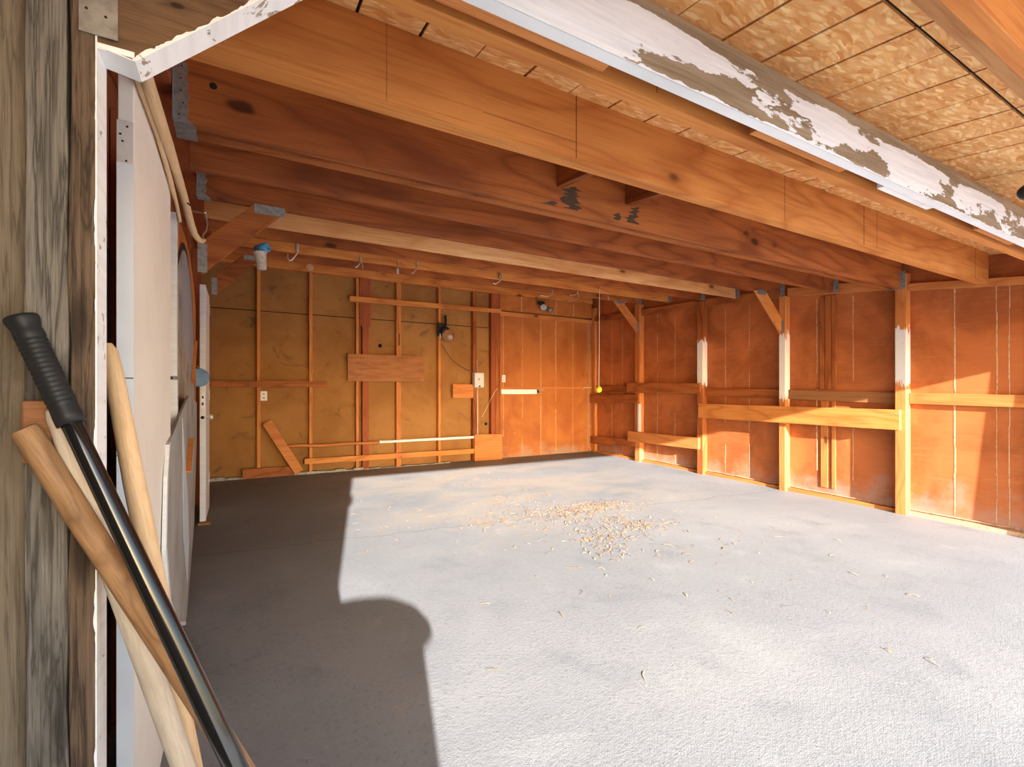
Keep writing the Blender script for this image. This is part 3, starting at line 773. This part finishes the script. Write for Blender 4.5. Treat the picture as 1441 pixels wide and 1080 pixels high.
# round lamp
t = thing('wall_lamp', 'round glass lamp on a black bracket high on a back wall stud', 'lamp')
m = MB(); m.box(2.640, 2.755, 6.90, 6.949, 2.10, 2.30); m.build('bracket', M_black, t, .006)
m = MB(); m.tube([(2.775,6.93,2.42),(2.775,6.92,2.30),(2.745,6.90,2.20)], .020, 10); m.build('arm', M_black, t)
m = MB(); m.lathe([(.0,-.03),(.05,-.02),(.075,.02),(.08,.06)], (2.72,6.87,2.19), (.45,-.55,-.7), 18); m.build('socket', M_black, t)
m = MB(); prof = [(.095*math.sin(math.pi*k/14), -.095*math.cos(math.pi*k/14)) for k in range(15)]
prof[0] = (0.0005, -.095); prof[-1] = (0.0005, .095)
m.lathe(prof, (2.775,6.800,2.095), (.3,-.6,-.7), 22); m.build('globe', glass_bulb(), t)['label'] = 'amber glass globe'
m = MB(); m.lathe([(.0005,-.03),(.026,-.02),(.034,.0),(.026,.02),(.0005,.03)], (2.79,6.775,2.07), (.3,-.6,-.7), 18); m.build('lens', plain('white_lens', (.9,.85,.8), .2, 0, .02), t)
m = MB(); m.tube([(2.672,6.885,2.13),(2.672,6.885,2.05)], .011, 10); m.build('sensor', M_bright, t)
# holes, channel, rail
m = MB(); m.lathe([(.0,.0),(.026,.0),(.028,.004)][::-1], (1.80,7.037,1.915), (0,-1,0), 18); tag(m.build('drilled_hole', M_dark), 'round hole in the back sheathing above the perforated board', 'hole')
m = MB(); m.lathe([(.0,.0),(.024,.0),(.026,.004)][::-1], (3.525,7.037,.72), (0,-1,0), 18); tag(m.build('drilled_hole', M_dark), 'round hole low in the back sheathing near the plywood', 'hole')
t = thing('metal_channel', 'long white metal channel fixed on the plywood of the back wall', 'channel')
m = MB(); m.box(3.74, 4.43, 6.895, 6.943, 1.205, 1.285); m.build('body', M_pvc, t, .006)
m = MB(); m.box(4.43, 4.475, 6.90, 6.943, 1.225, 1.275); m.build('end_cap', M_black, t, .004)
m = MB(); m.box(4.476, 4.60, 6.925, 6.943, 1.262, 1.285); m.build('bracket', M_galv, t)
xboard('wooden_rail', 3.74, 5.40, 1.296, 1.318, 1.300, 1.330, wood('tan', 'X', 170), 'thin wooden rail above the white metal channel', 6.925, 6.9435, 'rail')
m = MB(); m.tube([(5.42,6.92,1.28),(5.44,6.915,1.315),(5.62,6.915,1.325)], .009, 8); tag(m.build('bent_pipe', plain('tan_pipe', (.55,.40,.28), .5)), 'bent tan pipe end beside the corner at rail height', 'pipe')
m = MB(); m.tube([(5.575,6.925,2.55),(5.575,6.925,.17)], .009, 8); m.tube([(5.575,6.925,.17),(5.575,6.90,.15)], .013, 8)
tag(m.build('conduit', plain('corner_conduit', (.42,.30,.22), .5, .4)), 'vertical conduit running down beside the back right corner', 'conduit')
m = MB(); m.lathe([(.0005,.0),(.045,.0),(.05,-.004)][::-1], (.838,6.914,2.91), (0,-1,0), 22)
tag(m.build('cover_disc', plain('pale_disc', (.62,.40,.24), .7)), 'pale round disc on the beam above the back wall', 'disc')

# ------------------------------------------------------------------ hooks, pull cord, lamps under the roof
def hook(pts, r, label, plate=None):
    t = thing('steel_hook', label, 'hook', group='steel hooks under the roof')
    m = MB(); m.tube(pts, r, 8); m.build('wire', M_bright, t)
    if plate:
        m = MB(); m.box(*plate); m.build('mount', M_bright, t, .002)
y7 = 5.068
hook([(.500,y7-.012,2.60),(.494,y7-.012,2.575),(.47,y7-.014,2.54),(.445,y7-.016,2.505),(.425,y7-.018,2.500),(.412,y7-.018,2.520),(.412,y7-.014,2.56)], .0055, 'steel hook with tall white mount left of the others', (.488,.513,y7-.012,y7-.001,2.600,2.692))
hook([(1.097,y7-.008,2.60),(1.085,y7-.012,2.56),(1.054,y7-.02,2.515),(1.04,y7-.02,2.52)], .005, 'forked steel hook above the dark red post', (1.087,1.108,y7-.010,y7-.001,2.585,2.645))
hook([(1.100,y7-.008,2.59),(1.118,y7-.012,2.53),(1.118,y7-.014,2.515)], .005, 'straight steel prong beside the forked hook')
hook([(1.488,y7-.004,2.655),(1.482,y7-.006,2.58),(1.482,y7-.008,2.51)], .004, 'small steel hook with a round bead hanging near double stud', (1.470,1.495,y7-.014,y7-.002,2.505,2.560))
hook([(1.702,y7-.006,2.655),(1.702,y7-.008,2.60),(1.66,y7-.03,2.545),(1.63,y7-.03,2.520)], .005, 'slanting steel hook above the perforated board', (1.692,1.712,y7-.010,y7-.001,2.635,2.665))
hook([(2.742,y7-.02,2.595),(2.70,y7-.03,2.555),(2.65,y7-.03,2.52),(2.62,y7-.03,2.53)], .006, 'steel hook below a round pulley', None)
t = thing('pulley', 'round grey pulley on the bright orange joist near the plywood panels', 'pulley')
m = MB(); m.lathe([(.02,-.012),(.034,-.008),(.034,.008),(.02,.012),(.0005,.012)], (2.722,y7-.020,2.632), (.75,-.6,.1), 20); m.build('wheel', M_galv, t)
m = MB(); m.lathe([(.0005,-.016),(.03,-.016),(.033,-.01)], (2.742,y7-.014,2.630), (.75,-.6,.1), 20); m.build('housing', wood('red', 'X', 171), t)
y8 = 5.678
hook([(3.905,y8-.01,2.70),(3.90,y8-.012,2.66),(3.86,y8-.02,2.61),(3.80,y8-.02,2.595),(3.70,y8-.01,2.60)], .006, 'long bent steel hook above the twin flood lamp', None)
hook([(4.36,y8-.01,2.74),(4.33,y8-.014,2.69),(4.26,y8-.02,2.655),(4.20,y8-.02,2.655)], .006, 'steel hook left of the pull cord')
hook([(4.355,y8-.01,2.72),(4.37,y8-.014,2.64),(4.30,y8-.02,2.59),(4.18,y8-.02,2.565)], .0045, 'thin bent wire hook hanging under its neighbour left of the cord')
hook([(4.93,y8-.01,2.72),(4.95,y8-.014,2.66)], .006, 'short steel hook right of the pull cord')
hook([(5.30,y8-.01,2.70),(5.29,y8-.014,2.66),(5.24,y8-.02,2.63),(5.18,y8-.02,2.635)], .006, 'steel hook beside the rear right knee brace')
t = thing('pull_cord', 'white pull cord hanging from a joist with a yellow ball', 'cord')
m = MB(); m.tube([(4.252,y7-.012,2.72),(4.252,y7-.014,2.63)], .012, 10); m.build('cord_grip', wood('tan', 'Z', 172), t)
m = MB(); m.tube([(4.252,y7-.012,2.66),(4.248,y7-.012,2.0),(4.242,y7-.012,1.315)], .0048, 8); m.build('cord', plain('cord_grey', (.62,.56,.52), .7), t)
m = MB(); pr = [(max(.0005,.043*math.sin(math.pi*k/12)), -.043*math.cos(math.pi*k/12)) for k in range(13)]
m.lathe(pr, (4.241,y7-.012,1.274), (.3,-1,.05), 18)
m.build('ball', plain('yellow_ball', (.80,.66,.07), .6, 0, .15, 20), t)['label'] = 'yellow ball'
t = thing('flood_lamp', 'twin metal flood lamp hanging near the top of the plywood panel', 'lamp')
m = MB(); m.tube([(4.42,6.91,2.86),(4.47,6.86,2.78),(4.53,6.84,2.72)], .016, 10); m.build('bracket', wood('brown', 'Z', 173), t)
for (cx, cz, ax) in ((4.52,2.70,(-.45,-.7,-.5)),(4.64,2.655,(.6,-.6,-.45))):
    m = MB(); m.lathe([(.0005,-.05),(.03,-.045),(.042,.0),(.056,.05),(.05,.052),(.0005,.03)], (cx,6.83,cz), ax, 18); m.build('head', M_galv, t)
m = MB(); m.box(4.44, 4.55, 6.835, 6.90, 2.735, 2.79); m.build('mount', M_black, t, .006)
# black spot under the eave at the right edge
t = thing('spot_lamp', 'small black lamp under the eave at the right edge of view', 'lamp')
m = MB(); m.lathe([(.0005,-.07),(.022,-.068),(.034,-.03),(.042,.05),(.038,.05),(.0005,.02)], (3.405,.80,2.235), (.95,.1,.25), 20); m.build('head', M_black, t)
m = MB(); m.tube([(3.43,.80,2.25),(3.45,.80,zd(.8)-.001)], .010, 10); m.build('stem', M_black, t)

# plastic cup with a blue roll
t = thing('plastic_cup', 'dirty clear plastic cup hung under the left knee brace', 'cup')
def cupz(k): return [(.026,0),(.030,.04),(.035,.085),(.038,.10),(.042,.104),(.042,.108),(.036,.108),(.033,.085),(.028,.04),(.024,.004),(.0005,.004)][k]
m = MB(); m.lathe([(.0005,0)]+[cupz(k) for k in range(11)], (.128,3.335,1.995), (-.12,0,1), 20)
m.build('cup_body', plain('cloudy_plastic', (.46,.41,.36), .4, 0, .2, 60), t)
m = MB(); m.lathe([(.012,-.045),(.030,-.04),(.030,.03),(.016,.034),(.012,-.03)], (.135,3.335,2.128), (.75,-.6,.25), 18)
tag(m.build('blue_roll', plain('blue_plastic', (.06,.26,.50), .4, 0, .2)), 'blue roll stuffed in the top of plastic cup', 'roll')

# ------------------------------------------------------------------ left side clutter
t = thing('door_slab', 'white door slab standing on edge against the left wall just inside doorway', 'door slab')
m = MB(); m.hexa([(-.2475,1.45,fz(1.45)),(-.217,1.45,fz(1.45)),(-.217,2.17,fz(2.17)),(-.2475,2.17,fz(2.17)),(-.2475,1.45,2.03),(-.217,1.45,2.03),(-.217,2.17,2.03),(-.2475,2.17,2.03)])
m.build('leaf', M_cream, t, .002)
m = MB(); m.box(-.2495, -.2168, 1.4478, 1.4512, fz(1.45), 1.786); m.build('edge_strip', M_blueedge, t)['label'] = 'bluish white door edge'
m = MB(); m.box(-.2490, -.2178, 1.4462, 1.4482, 1.785, 1.885)
m.build('hinge_plate', plain('painted_hinge', (.66,.62,.58), .5), t)
m = MB()
for (hx, hz) in ((-.229,1.872),(-.231,1.790),(-.238,1.836),(-.242,1.852)): m.tube([(hx,1.4452,hz),(hx,1.4464,hz)], .0025, 8)
for z in (1.272, 1.088): m.box(-.2490, -.2178 if z > 1.2 else -.236, 1.4468, 1.4481, z, z+.0025)
m.build('screw_hole', M_black, t)

t = thing('door_slab', 'old white door with knob standing edge-on near the back of left wall', 'door slab')
m = MB(); v0 = fz(4.95)
m.box(-.288, -.243, 4.925, 5.54, v0+.02, 2.17); m.build('leaf', M_white2, t, .003)
m = MB(); m.box(-.2845, -.2465, 4.9205, 4.9255, v0+.03, 1.0); m.box(-.2845, -.2465, 4.9205, 4.9255, 1.26, 2.12); m.build('edge_strip', white_paint('edge_blue', (.66,.69,.76), .66), t)
m = MB(); m.box(-.278, -.252, 4.917, 4.9215, 1.10, 1.235); m.build('latch_plate', M_pvc, t)
m = MB(); m.box(-.271, -.258, 4.9155, 4.9175, 1.125, 1.15); m.box(-.271, -.258, 4.9155, 4.9175, 1.185, 1.205); m.lathe([(.0005,0),(.014,0),(.014,.004)], (-.2655,4.9185,1.02), (0,-1,0), 12); m.build('latch', M_black, t)
m = MB(); m.lathe([(.010,0),(.010,.02),(.022,.028),(.026,.042),(.018,.052),(.0005,.054)], (-.243,4.985,1.02), (1,0,0), 16); m.build('knob', M_bright, t)
for z in (1.98, 1.16, .36):
    m = MB(); m.box(-.2425, -.2385, 5.41, 5.50, z, z+.10); m.build('hinge', M_pvc, t, .001)
m = MB(); m.box(-.30, -.205, 4.865, 4.99, v0-.02+.02, v0+.022); tag(m.build('wood_scrap', wood('brown', 'Y', 174), None, .004), 'small wood scrap under the foot of the old white door', 'block')

# arched board with oval mirror
t = thing('arched_mirror', 'arched wooden board with oval grey-blue mirror leaning on the left wall', 'mirror')
cy = 3.42
SC = lambda L: [(1.1*y, H+1.1*(z-H)) for y, z in L]
cy = 3.42
outl = SC([(2.66,.62),(2.62,1.30),(2.64,1.80),(2.76,1.99),(2.92,2.09),(3.06,2.14),(3.25,2.17),(3.55,2.16),(3.85,2.10),(4.10,2.0),(4.25,1.86),(4.27,1.3),(4.25,.62)])
m = MB(); m.prism(outl, 'X', -.328, -.300); m.build('board', wood('tan', 'Z', 181), t, .003)
m = MB(); m.prism(SC([(2.610,1.80),(2.73,2.005),(2.90,2.105),(3.05,2.156),(3.05,2.138),(2.92,2.088),(2.76,1.988),(2.642,1.79)]), 'X', -.329, -.294)
m.build('edge_band', wood('umber', 'Z', 182), t)
def oval(rx, rz, zc, n=40): return SC([(cy+rx*math.cos(2*math.pi*k/n), zc+rz*math.sin(2*math.pi*k/n)) for k in range(n)])
m = MB(); m.prism(oval(.70,.86,1.245), 'X', -.2998, -.2975); m.build('black_rim', M_black, t)
m = MB(); m.prism(oval(.64,.82,1.245), 'X', -.2980, -.2960)
m.build('mirror_face', plain('blue_grey_film', (.33,.40,.48), .35, 0, .12, 3), t)['label'] = 'blue-grey oval face'
m = MB()
m.prism(SC([(2.95,1.9),(3.02,1.55),(3.06,1.92),(3.16,1.98),(3.20,1.60),(3.36,1.48),(3.62,1.40),(3.64,1.10),(3.70,.80),(3.60,.46),(2.95,.55),(2.86,1.1)]), 'X', -.2962, -.2948)
m.build('torn_paper', plain('dirty_paper', (.40,.34,.28), .8, 0, .3, 6), t)['label'] = 'torn brownish paper stuck over the mirror'
# white edged boards left of the mirror
for (z0, z1, y, lab) in ((1.31, 2.03, 2.56, 'upper white board end between door slab and arched mirror'), (.66, 1.295, 2.575, 'lower white board end between door slab and arched mirror')):
    m = MB(); m.box(-.264, -.2345, y, y+.05, z0, z1); tag(m.build('board_end', M_white2, None, .002), lab, 'board')
m = MB(); m.box(-.398, -.262, 2.33, 2.345, .1, 2.0); tag(m.build('gap_shade_panel', M_dark), 'added dark panel standing in for shade in the gap behind the white door slab', 'panel')  # black panel put in so the gap behind the slab looks shaded
# grey sheet with white edge, standing on its corner
t = thing('grey_sheet', 'grey wallboard sheet with pointed lower corner leaning on the left wall', 'sheet')
gp = [(2.93,fz(2.93)+.004),(3.05,fz(3.05)+.003),(3.85,.354),(4.25,.90),(4.28,1.16),(3.2,1.22),(2.50,1.13),(2.03,1.06),(1.95,.96),(1.90,.73),(2.05,.50),(2.42,.27)]
m = MB()
def leanx(y): return -.203 - .027*(y-1.9)
v = [(leanx(y)-.010, y, z) for y, z in gp] + [(leanx(y), y, z) for y, z in gp]; n = len(gp)
m.add(v, [tuple(range(n)), tuple(range(2*n-1, n-1, -1))] + [(i, n+i, n+(i+1) % n, (i+1) % n) for i in range(n)])
m.build('board', plain('grey_wallboard', (.36,.35,.335), .8, 0, .18, 3), t)
m = MB()
for k in range(7, 12):
    a = gp[k]; c_ = gp[(k+1) % n]; xa, xc = leanx(a[0]), leanx(c_[0])
    m.hexa([(xa-.0105,a[0]-.004,a[1]-.002),(xa+.0012,a[0]-.004,a[1]-.002),(xa+.0012,a[0]+.024,a[1]+.004),(xa-.0105,a[0]+.024,a[1]+.004),
            (xc-.0105,c_[0]-.004,c_[1]-.002),(xc+.0012,c_[0]-.004,c_[1]-.002),(xc+.0012,c_[0]+.024,c_[1]+.004),(xc-.0105,c_[0]+.024,c_[1]+.004)])
m.build('white_edge', M_white2, t)['label'] = 'broken white edge'
m = MB(); L_ = [(2.66,1.12),(2.80,.98),(3.12,.62),(3.20,.40),(3.06,.22),(2.98,.30),(2.75,.55)]; n = len(L_)
v = [(leanx(y)+.0006, y, z) for y, z in L_] + [(leanx(y)+.0024, y, z) for y, z in L_]
m.add(v, [tuple(range(n)), tuple(range(2*n-1, n-1, -1))] + [(i, n+i, n+(i+1) % n, (i+1) % n) for i in range(n)])
m.build('tape_strip', plain('blue_tape', (.52,.58,.66), .5, 0, .05), t)['label'] = 'pale blue strip on the sheet'
m = MB(); m.bar((-.284,4.45,1.635), (-.280,4.10,1.30), .014, .02, (1,0,0)); tag(m.build('wooden_lath', wood('tan', 'Z', 183), None, .001), 'thin tan lath leaning right of the arched mirror', 'lath')
m = MB(); m.bar((-.2285,3.22,.98), (-.220,2.90,.84), .010, .03, (1,0,0)); tag(m.build('wood_chip', wood('tan', 'Z', 184)), 'small splinter of wood on the front of grey sheet', 'chip')
t = thing('round_plate', 'round blue plate hung beside the old white door', 'plate')
m = MB(); m.lathe([(.0005,.012),(.070,.012),(.078,.006),(.078,0),(.0005,0)][::-1], (-.285,4.80,1.362), (.35,-.94,0), 28); m.build('disc', plain('blue_enamel', (.16,.28,.42), .45, 0, .15), t)
m = MB(); m.tube([(-.285,4.80,1.44),(-.30,4.80,1.46)], .006, 6); m.build('hanger_nail', M_galv, t)

# two cream poles slung above the door slab
pts = [(-.187,1.30,1.972),(-.186,1.55,1.985),(-.185,1.80,1.997),(-.185,2.10,2.003),(-.185,2.374,2.003),(-.182,2.56,1.985),(-.175,2.66,1.970),(-.162,2.74,1.968),(-.150,2.79,1.980),(-.143,2.81,1.992)]
m = MB(); m.tube(pts, [.0145,.0145,.0145,.015,.0155,.0155,.015,.0135,.011,.007], 14)
tag(m.build('peeled_pole', wood('cream', 'Y', 191, 5.0)), 'thick cream peeled pole with curved tip slung above white door slab', 'pole')
pts = [(-.207,1.36,1.975),(-.206,1.55,1.988),(-.205,1.75,1.996),(-.205,2.05,1.982),(-.205,2.22,1.960),(-.206,2.36,1.935)]
m = MB(); m.tube(pts, .0075, 10); tag(m.build('peeled_pole', wood('cream', 'Y', 192, 5.0)), 'thin cream stick lying left of thick peeled pole', 'pole')
m = MB(); m.tube([(-.150,3.02,2.19),(-.140,3.0,2.13),(-.142,2.92,2.07),(-.150,2.82,2.02),(-.150,2.79,1.985)], .004, 8)
m.tube([(-.150,3.02,2.19),(-.16,3.05,2.20),(-.21,3.08,2.21)], .005, 8)
tag(m.build('wire_loop', M_bright), 'bent silver wire holding the tip of thick peeled pole', 'wire')
m = MB(); m.tube([(-.215,2.30,2.06),(-.19,2.28,2.00),(-.165,2.30,1.985)], .003, 6); tag(m.build('wire_tie', M_black), 'thin dark wire tie around the two cream poles', 'wire')

# tool handles leaning on the doorway post
def pole(name, p, q, prof, mat, label, cat='handle', seg=20, wob=0.0):
    p, q = Vector(p), Vector(q); pts = []; rr = []
    for f, r in prof:
        pt = p.lerp(q, f) + Vector((rnd.uniform(-wob,wob), rnd.uniform(-wob,wob), 0)); pts.append(pt); rr.append(r)
    m = MB(); m.tube(pts, rr, seg); return m, pts
def along(o, p, q):                       # local +Z runs from p to q, so the grain follows the stick
    p, q = Vector(p), Vector(q); o.location = p; o.rotation_mode = 'QUATERNION'
    o.rotation_quaternion = Vector((0,0,1)).rotation_difference((q-p).normalized()); return o
def ext(p, q, z=.014):
    p, q = Vector(p), Vector(q); return p, p+(q-p)*((p.z-z)/(p.z-q.z))
Bp, Bq = ext((-.2575,.9016,1.3417), (-.0039,.8105,.6924))
L = (Bq-Bp).length; d = (Bq-Bp)/L
t = thing('tool_handle', 'black tool handle with ribbed rubber grip leaning on grey doorway post', 'handle')
m = MB(); m.lathe([(.0117,.03),(.0120,.2),(.0148,.62),(.0150,L)], (0,0,0), (0,0,1), 28); along(m.build('shaft', M_gloss, t), Bp, Bq)
prof = [(0,.0005),(0,.0185),(.004,.0190),(.010,.0177),(.018,.0157),(.022,.0166)]
for k in range(15): prof += [(.030+.007*k,.0168),(.0325+.007*k,.0158),(.0345+.007*k,.0158)]
prof += [(.145,.0166),(.158,.0165),(.158,.0118)]
m = MB(); m.lathe([(r, s_) for s_, r in prof], (0,0,0), (0,0,1), 28); along(m.build('grip', M_black, t), Bp, Bq)['label'] = 'ribbed black rubber grip with flared end'
GH = 'wooden tool handles leaning in the doorway'
def stick(p, q, prof, mat, label, wob):
    p, q = ext(p, q); Ln = (q-p).length; m = MB(); pts = []; rr = []
    n = 14
    pr = prof + [(f, prof[-1][1]) for f in (.35,.5,.65,.8,1.0)]
    for f, r in pr:
        pts.append((rnd.uniform(-wob,wob), rnd.uniform(-wob,wob), f*Ln)); rr.append(r)
    m.tube(pts, rr, 22)
    return tag(along(m.build('tool_handle', mat), p, q), label, 'handle', GH)
stick((-.2508,.8893,1.1913), (.0027,.8744,.6455), [(0,.0138),(.005,.0158),(.03,.0160),(.1,.0162),(.2,.0160)], wood('handle', 'Z', 201, 7.0), 'thick brown wooden handle with sawn end beside the black one', .0006)
stick((-.2201,.8972,1.2172), (-.0785,.9665,.6142), [(0,.012),(.01,.0145),(.2,.0165)], wood('bleach', 'Z', 202, 7.0), 'bleached grey-white wooden handle partly behind the black one', .0004)
stick((-.2247,1.2225,1.3343), (-.0727,1.0085,.5892), [(0,.008),(.012,.0145),(.05,.0160),(.2,.0175)], wood('cream', 'Z', 203, 7.0), 'pale tan wooden handle standing inside doorway by white door edge', .0008)

# ------------------------------------------------------------------ wood shavings on the slab
m = MB()
clusters = [((3.07,3.82),(.22,.10),150),((3.3,3.83),(.14,.08),90),((2.75,3.70),(.30,.10),150),((2.35,3.86),(.35,.10),90),((3.04,3.22),(.10,.14),110),((3.0,3.05),(.22,.12),70),
            ((2.52,2.98),(.12,.07),60),((2.42,2.78),(.10,.07),50),((2.62,3.25),(.22,.20),70),((2.6,4.45),(.35,.25),110),((2.7,5.45),(.5,.22),110),((2.05,3.85),(.35,.16),70),
            ((2.9,3.3),(.7,.5),130),((1.6,4.4),(.9,.7),70),((.7,4.3),(.35,.25),26),((3.3,2.7),(.5,.4),40),((2.8,1.6),(1.4,.6),26)]
for (cx, cy_), (sx, sy), n in clusters:
    for k in range(n):
        x = rnd.gauss(cx, sx); y = rnd.gauss(cy_, sy)
        if not (0.0 < x < 5.5 and .9 < y < 6.85): continue
        a = rnd.uniform(0, 6.28); Ln = rnd.uniform(.025, .085); w = rnd.uniform(.0014, .0034); cv = rnd.uniform(-2.2, 2.2); hgt = rnd.uniform(.002, .009)
        seg = 4; z0 = fz(y)+.0015; px, py = x, y; rows = []
        for s in range(seg+1):
            f = s/seg; aa = a+cv*(f-.5)
            z = z0+hgt*math.sin(math.pi*f)
            nx, ny = -math.sin(aa), math.cos(aa)
            rows += [(px-nx*w, py-ny*w, z), (px+nx*w, py+ny*w, z+rnd.uniform(0,.002))]
            px += math.cos(aa)*Ln/seg; py += math.sin(aa)*Ln/seg
        m.add(rows, [(2*s, 2*s+1, 2*s+3, 2*s+2) for s in range(seg)], rnd.choice((0, 0, 1)), True)
tag(m.build('wood_shavings', [plain('shaving_pale', (.44,.30,.18), .7, 0, .2, 30), plain('shaving_tan', (.38,.215,.095), .7, 0, .2, 30)], fix=False),
    'scattered pale wood shavings on the sunlit concrete floor', 'wood shavings', kind='stuff')

# ------------------------------------------------------------------ lidded bin outside, whose shadow falls on the slab
t = thing('trash_bin', 'tapered bin with domed lid standing outside the doorway', 'bin')
bx, by, bz = -.20, -.62, -.012
def ell(prof, kx):
    m = MB(); m.lathe(prof, (0,0,0), (0,0,1), 40); m.v = [(bx+x*kx, by+y, bz+z) for x, y, z in m.v]; return m
ell([(.0005,0),(.150,0),(.158,.02),(.178,.55),(.205,.82),(.21,.84),(.19,.84),(.0005,.83)], 1.60).build('bin_body', plain('grey_bin', (.12,.12,.13), .6), t)
ell([(.238,.835),(.244,.84),(.244,.870),(.235,.882),(.215,.915),(.16,.95),(.09,.968),(.0005,.974)], 1.57).build('bin_lid', plain('grey_bin_lid', (.11,.11,.12), .6), t)

# ------------------------------------------------------------------ light
sd = Vector((.2255, 1.0, -.268)).normalized()
su = bpy.data.lights.new('sun', 'SUN'); su.energy = 26.0; su.color = (1.0, .955, .90); su.angle = math.radians(.55)
so = bpy.data.objects.new('sun', su); COL.objects.link(so); so.rotation_mode = 'QUATERNION'
so.rotation_quaternion = sd.to_track_quat('-Z', 'Y'); so.location = (-3, -12, 6)
w = bpy.data.worlds.new('sky'); sc.world = w; w.use_nodes = True
nt = w.node_tree; bg = nt.nodes['Background']
sky = nt.nodes.new('ShaderNodeTexSky'); sky.sky_type = 'NISHITA'; sky.sun_disc = False
sky.sun_elevation = math.radians(14.65); sky.sun_rotation = math.pi + .222
sky.air_density = 1.0; sky.dust_density = 1.5; sky.ozone_density = 1.0
hs = nt.nodes.new('ShaderNodeHueSaturation'); hs.inputs['Saturation'].default_value = 1.0
nt.links.new(sky.outputs[0], hs.inputs['Color']); nt.links.new(hs.outputs[0], bg.inputs['Color'])
bg.inputs['Strength'].default_value = .72

# ------------------------------------------------------------------ camera
cam = bpy.data.cameras.new('camera'); co = bpy.data.objects.new('camera', cam); COL.objects.link(co)
cam.sensor_fit = 'HORIZONTAL'; cam.sensor_width = 36; cam.lens = 36*675/1441
cam.shift_y = 12/1441; cam.clip_start = .02
co.location = (0, 0, H); co.rotation_euler = (math.radians(90), 0, -math.atan2(385.5, 675))
sc.camera = co
vs = sc.view_settings
vs.view_transform = 'Standard'; vs.look = 'None'; vs.gamma = 1; vs.use_curve_mapping = False
vs.exposure = 0.2
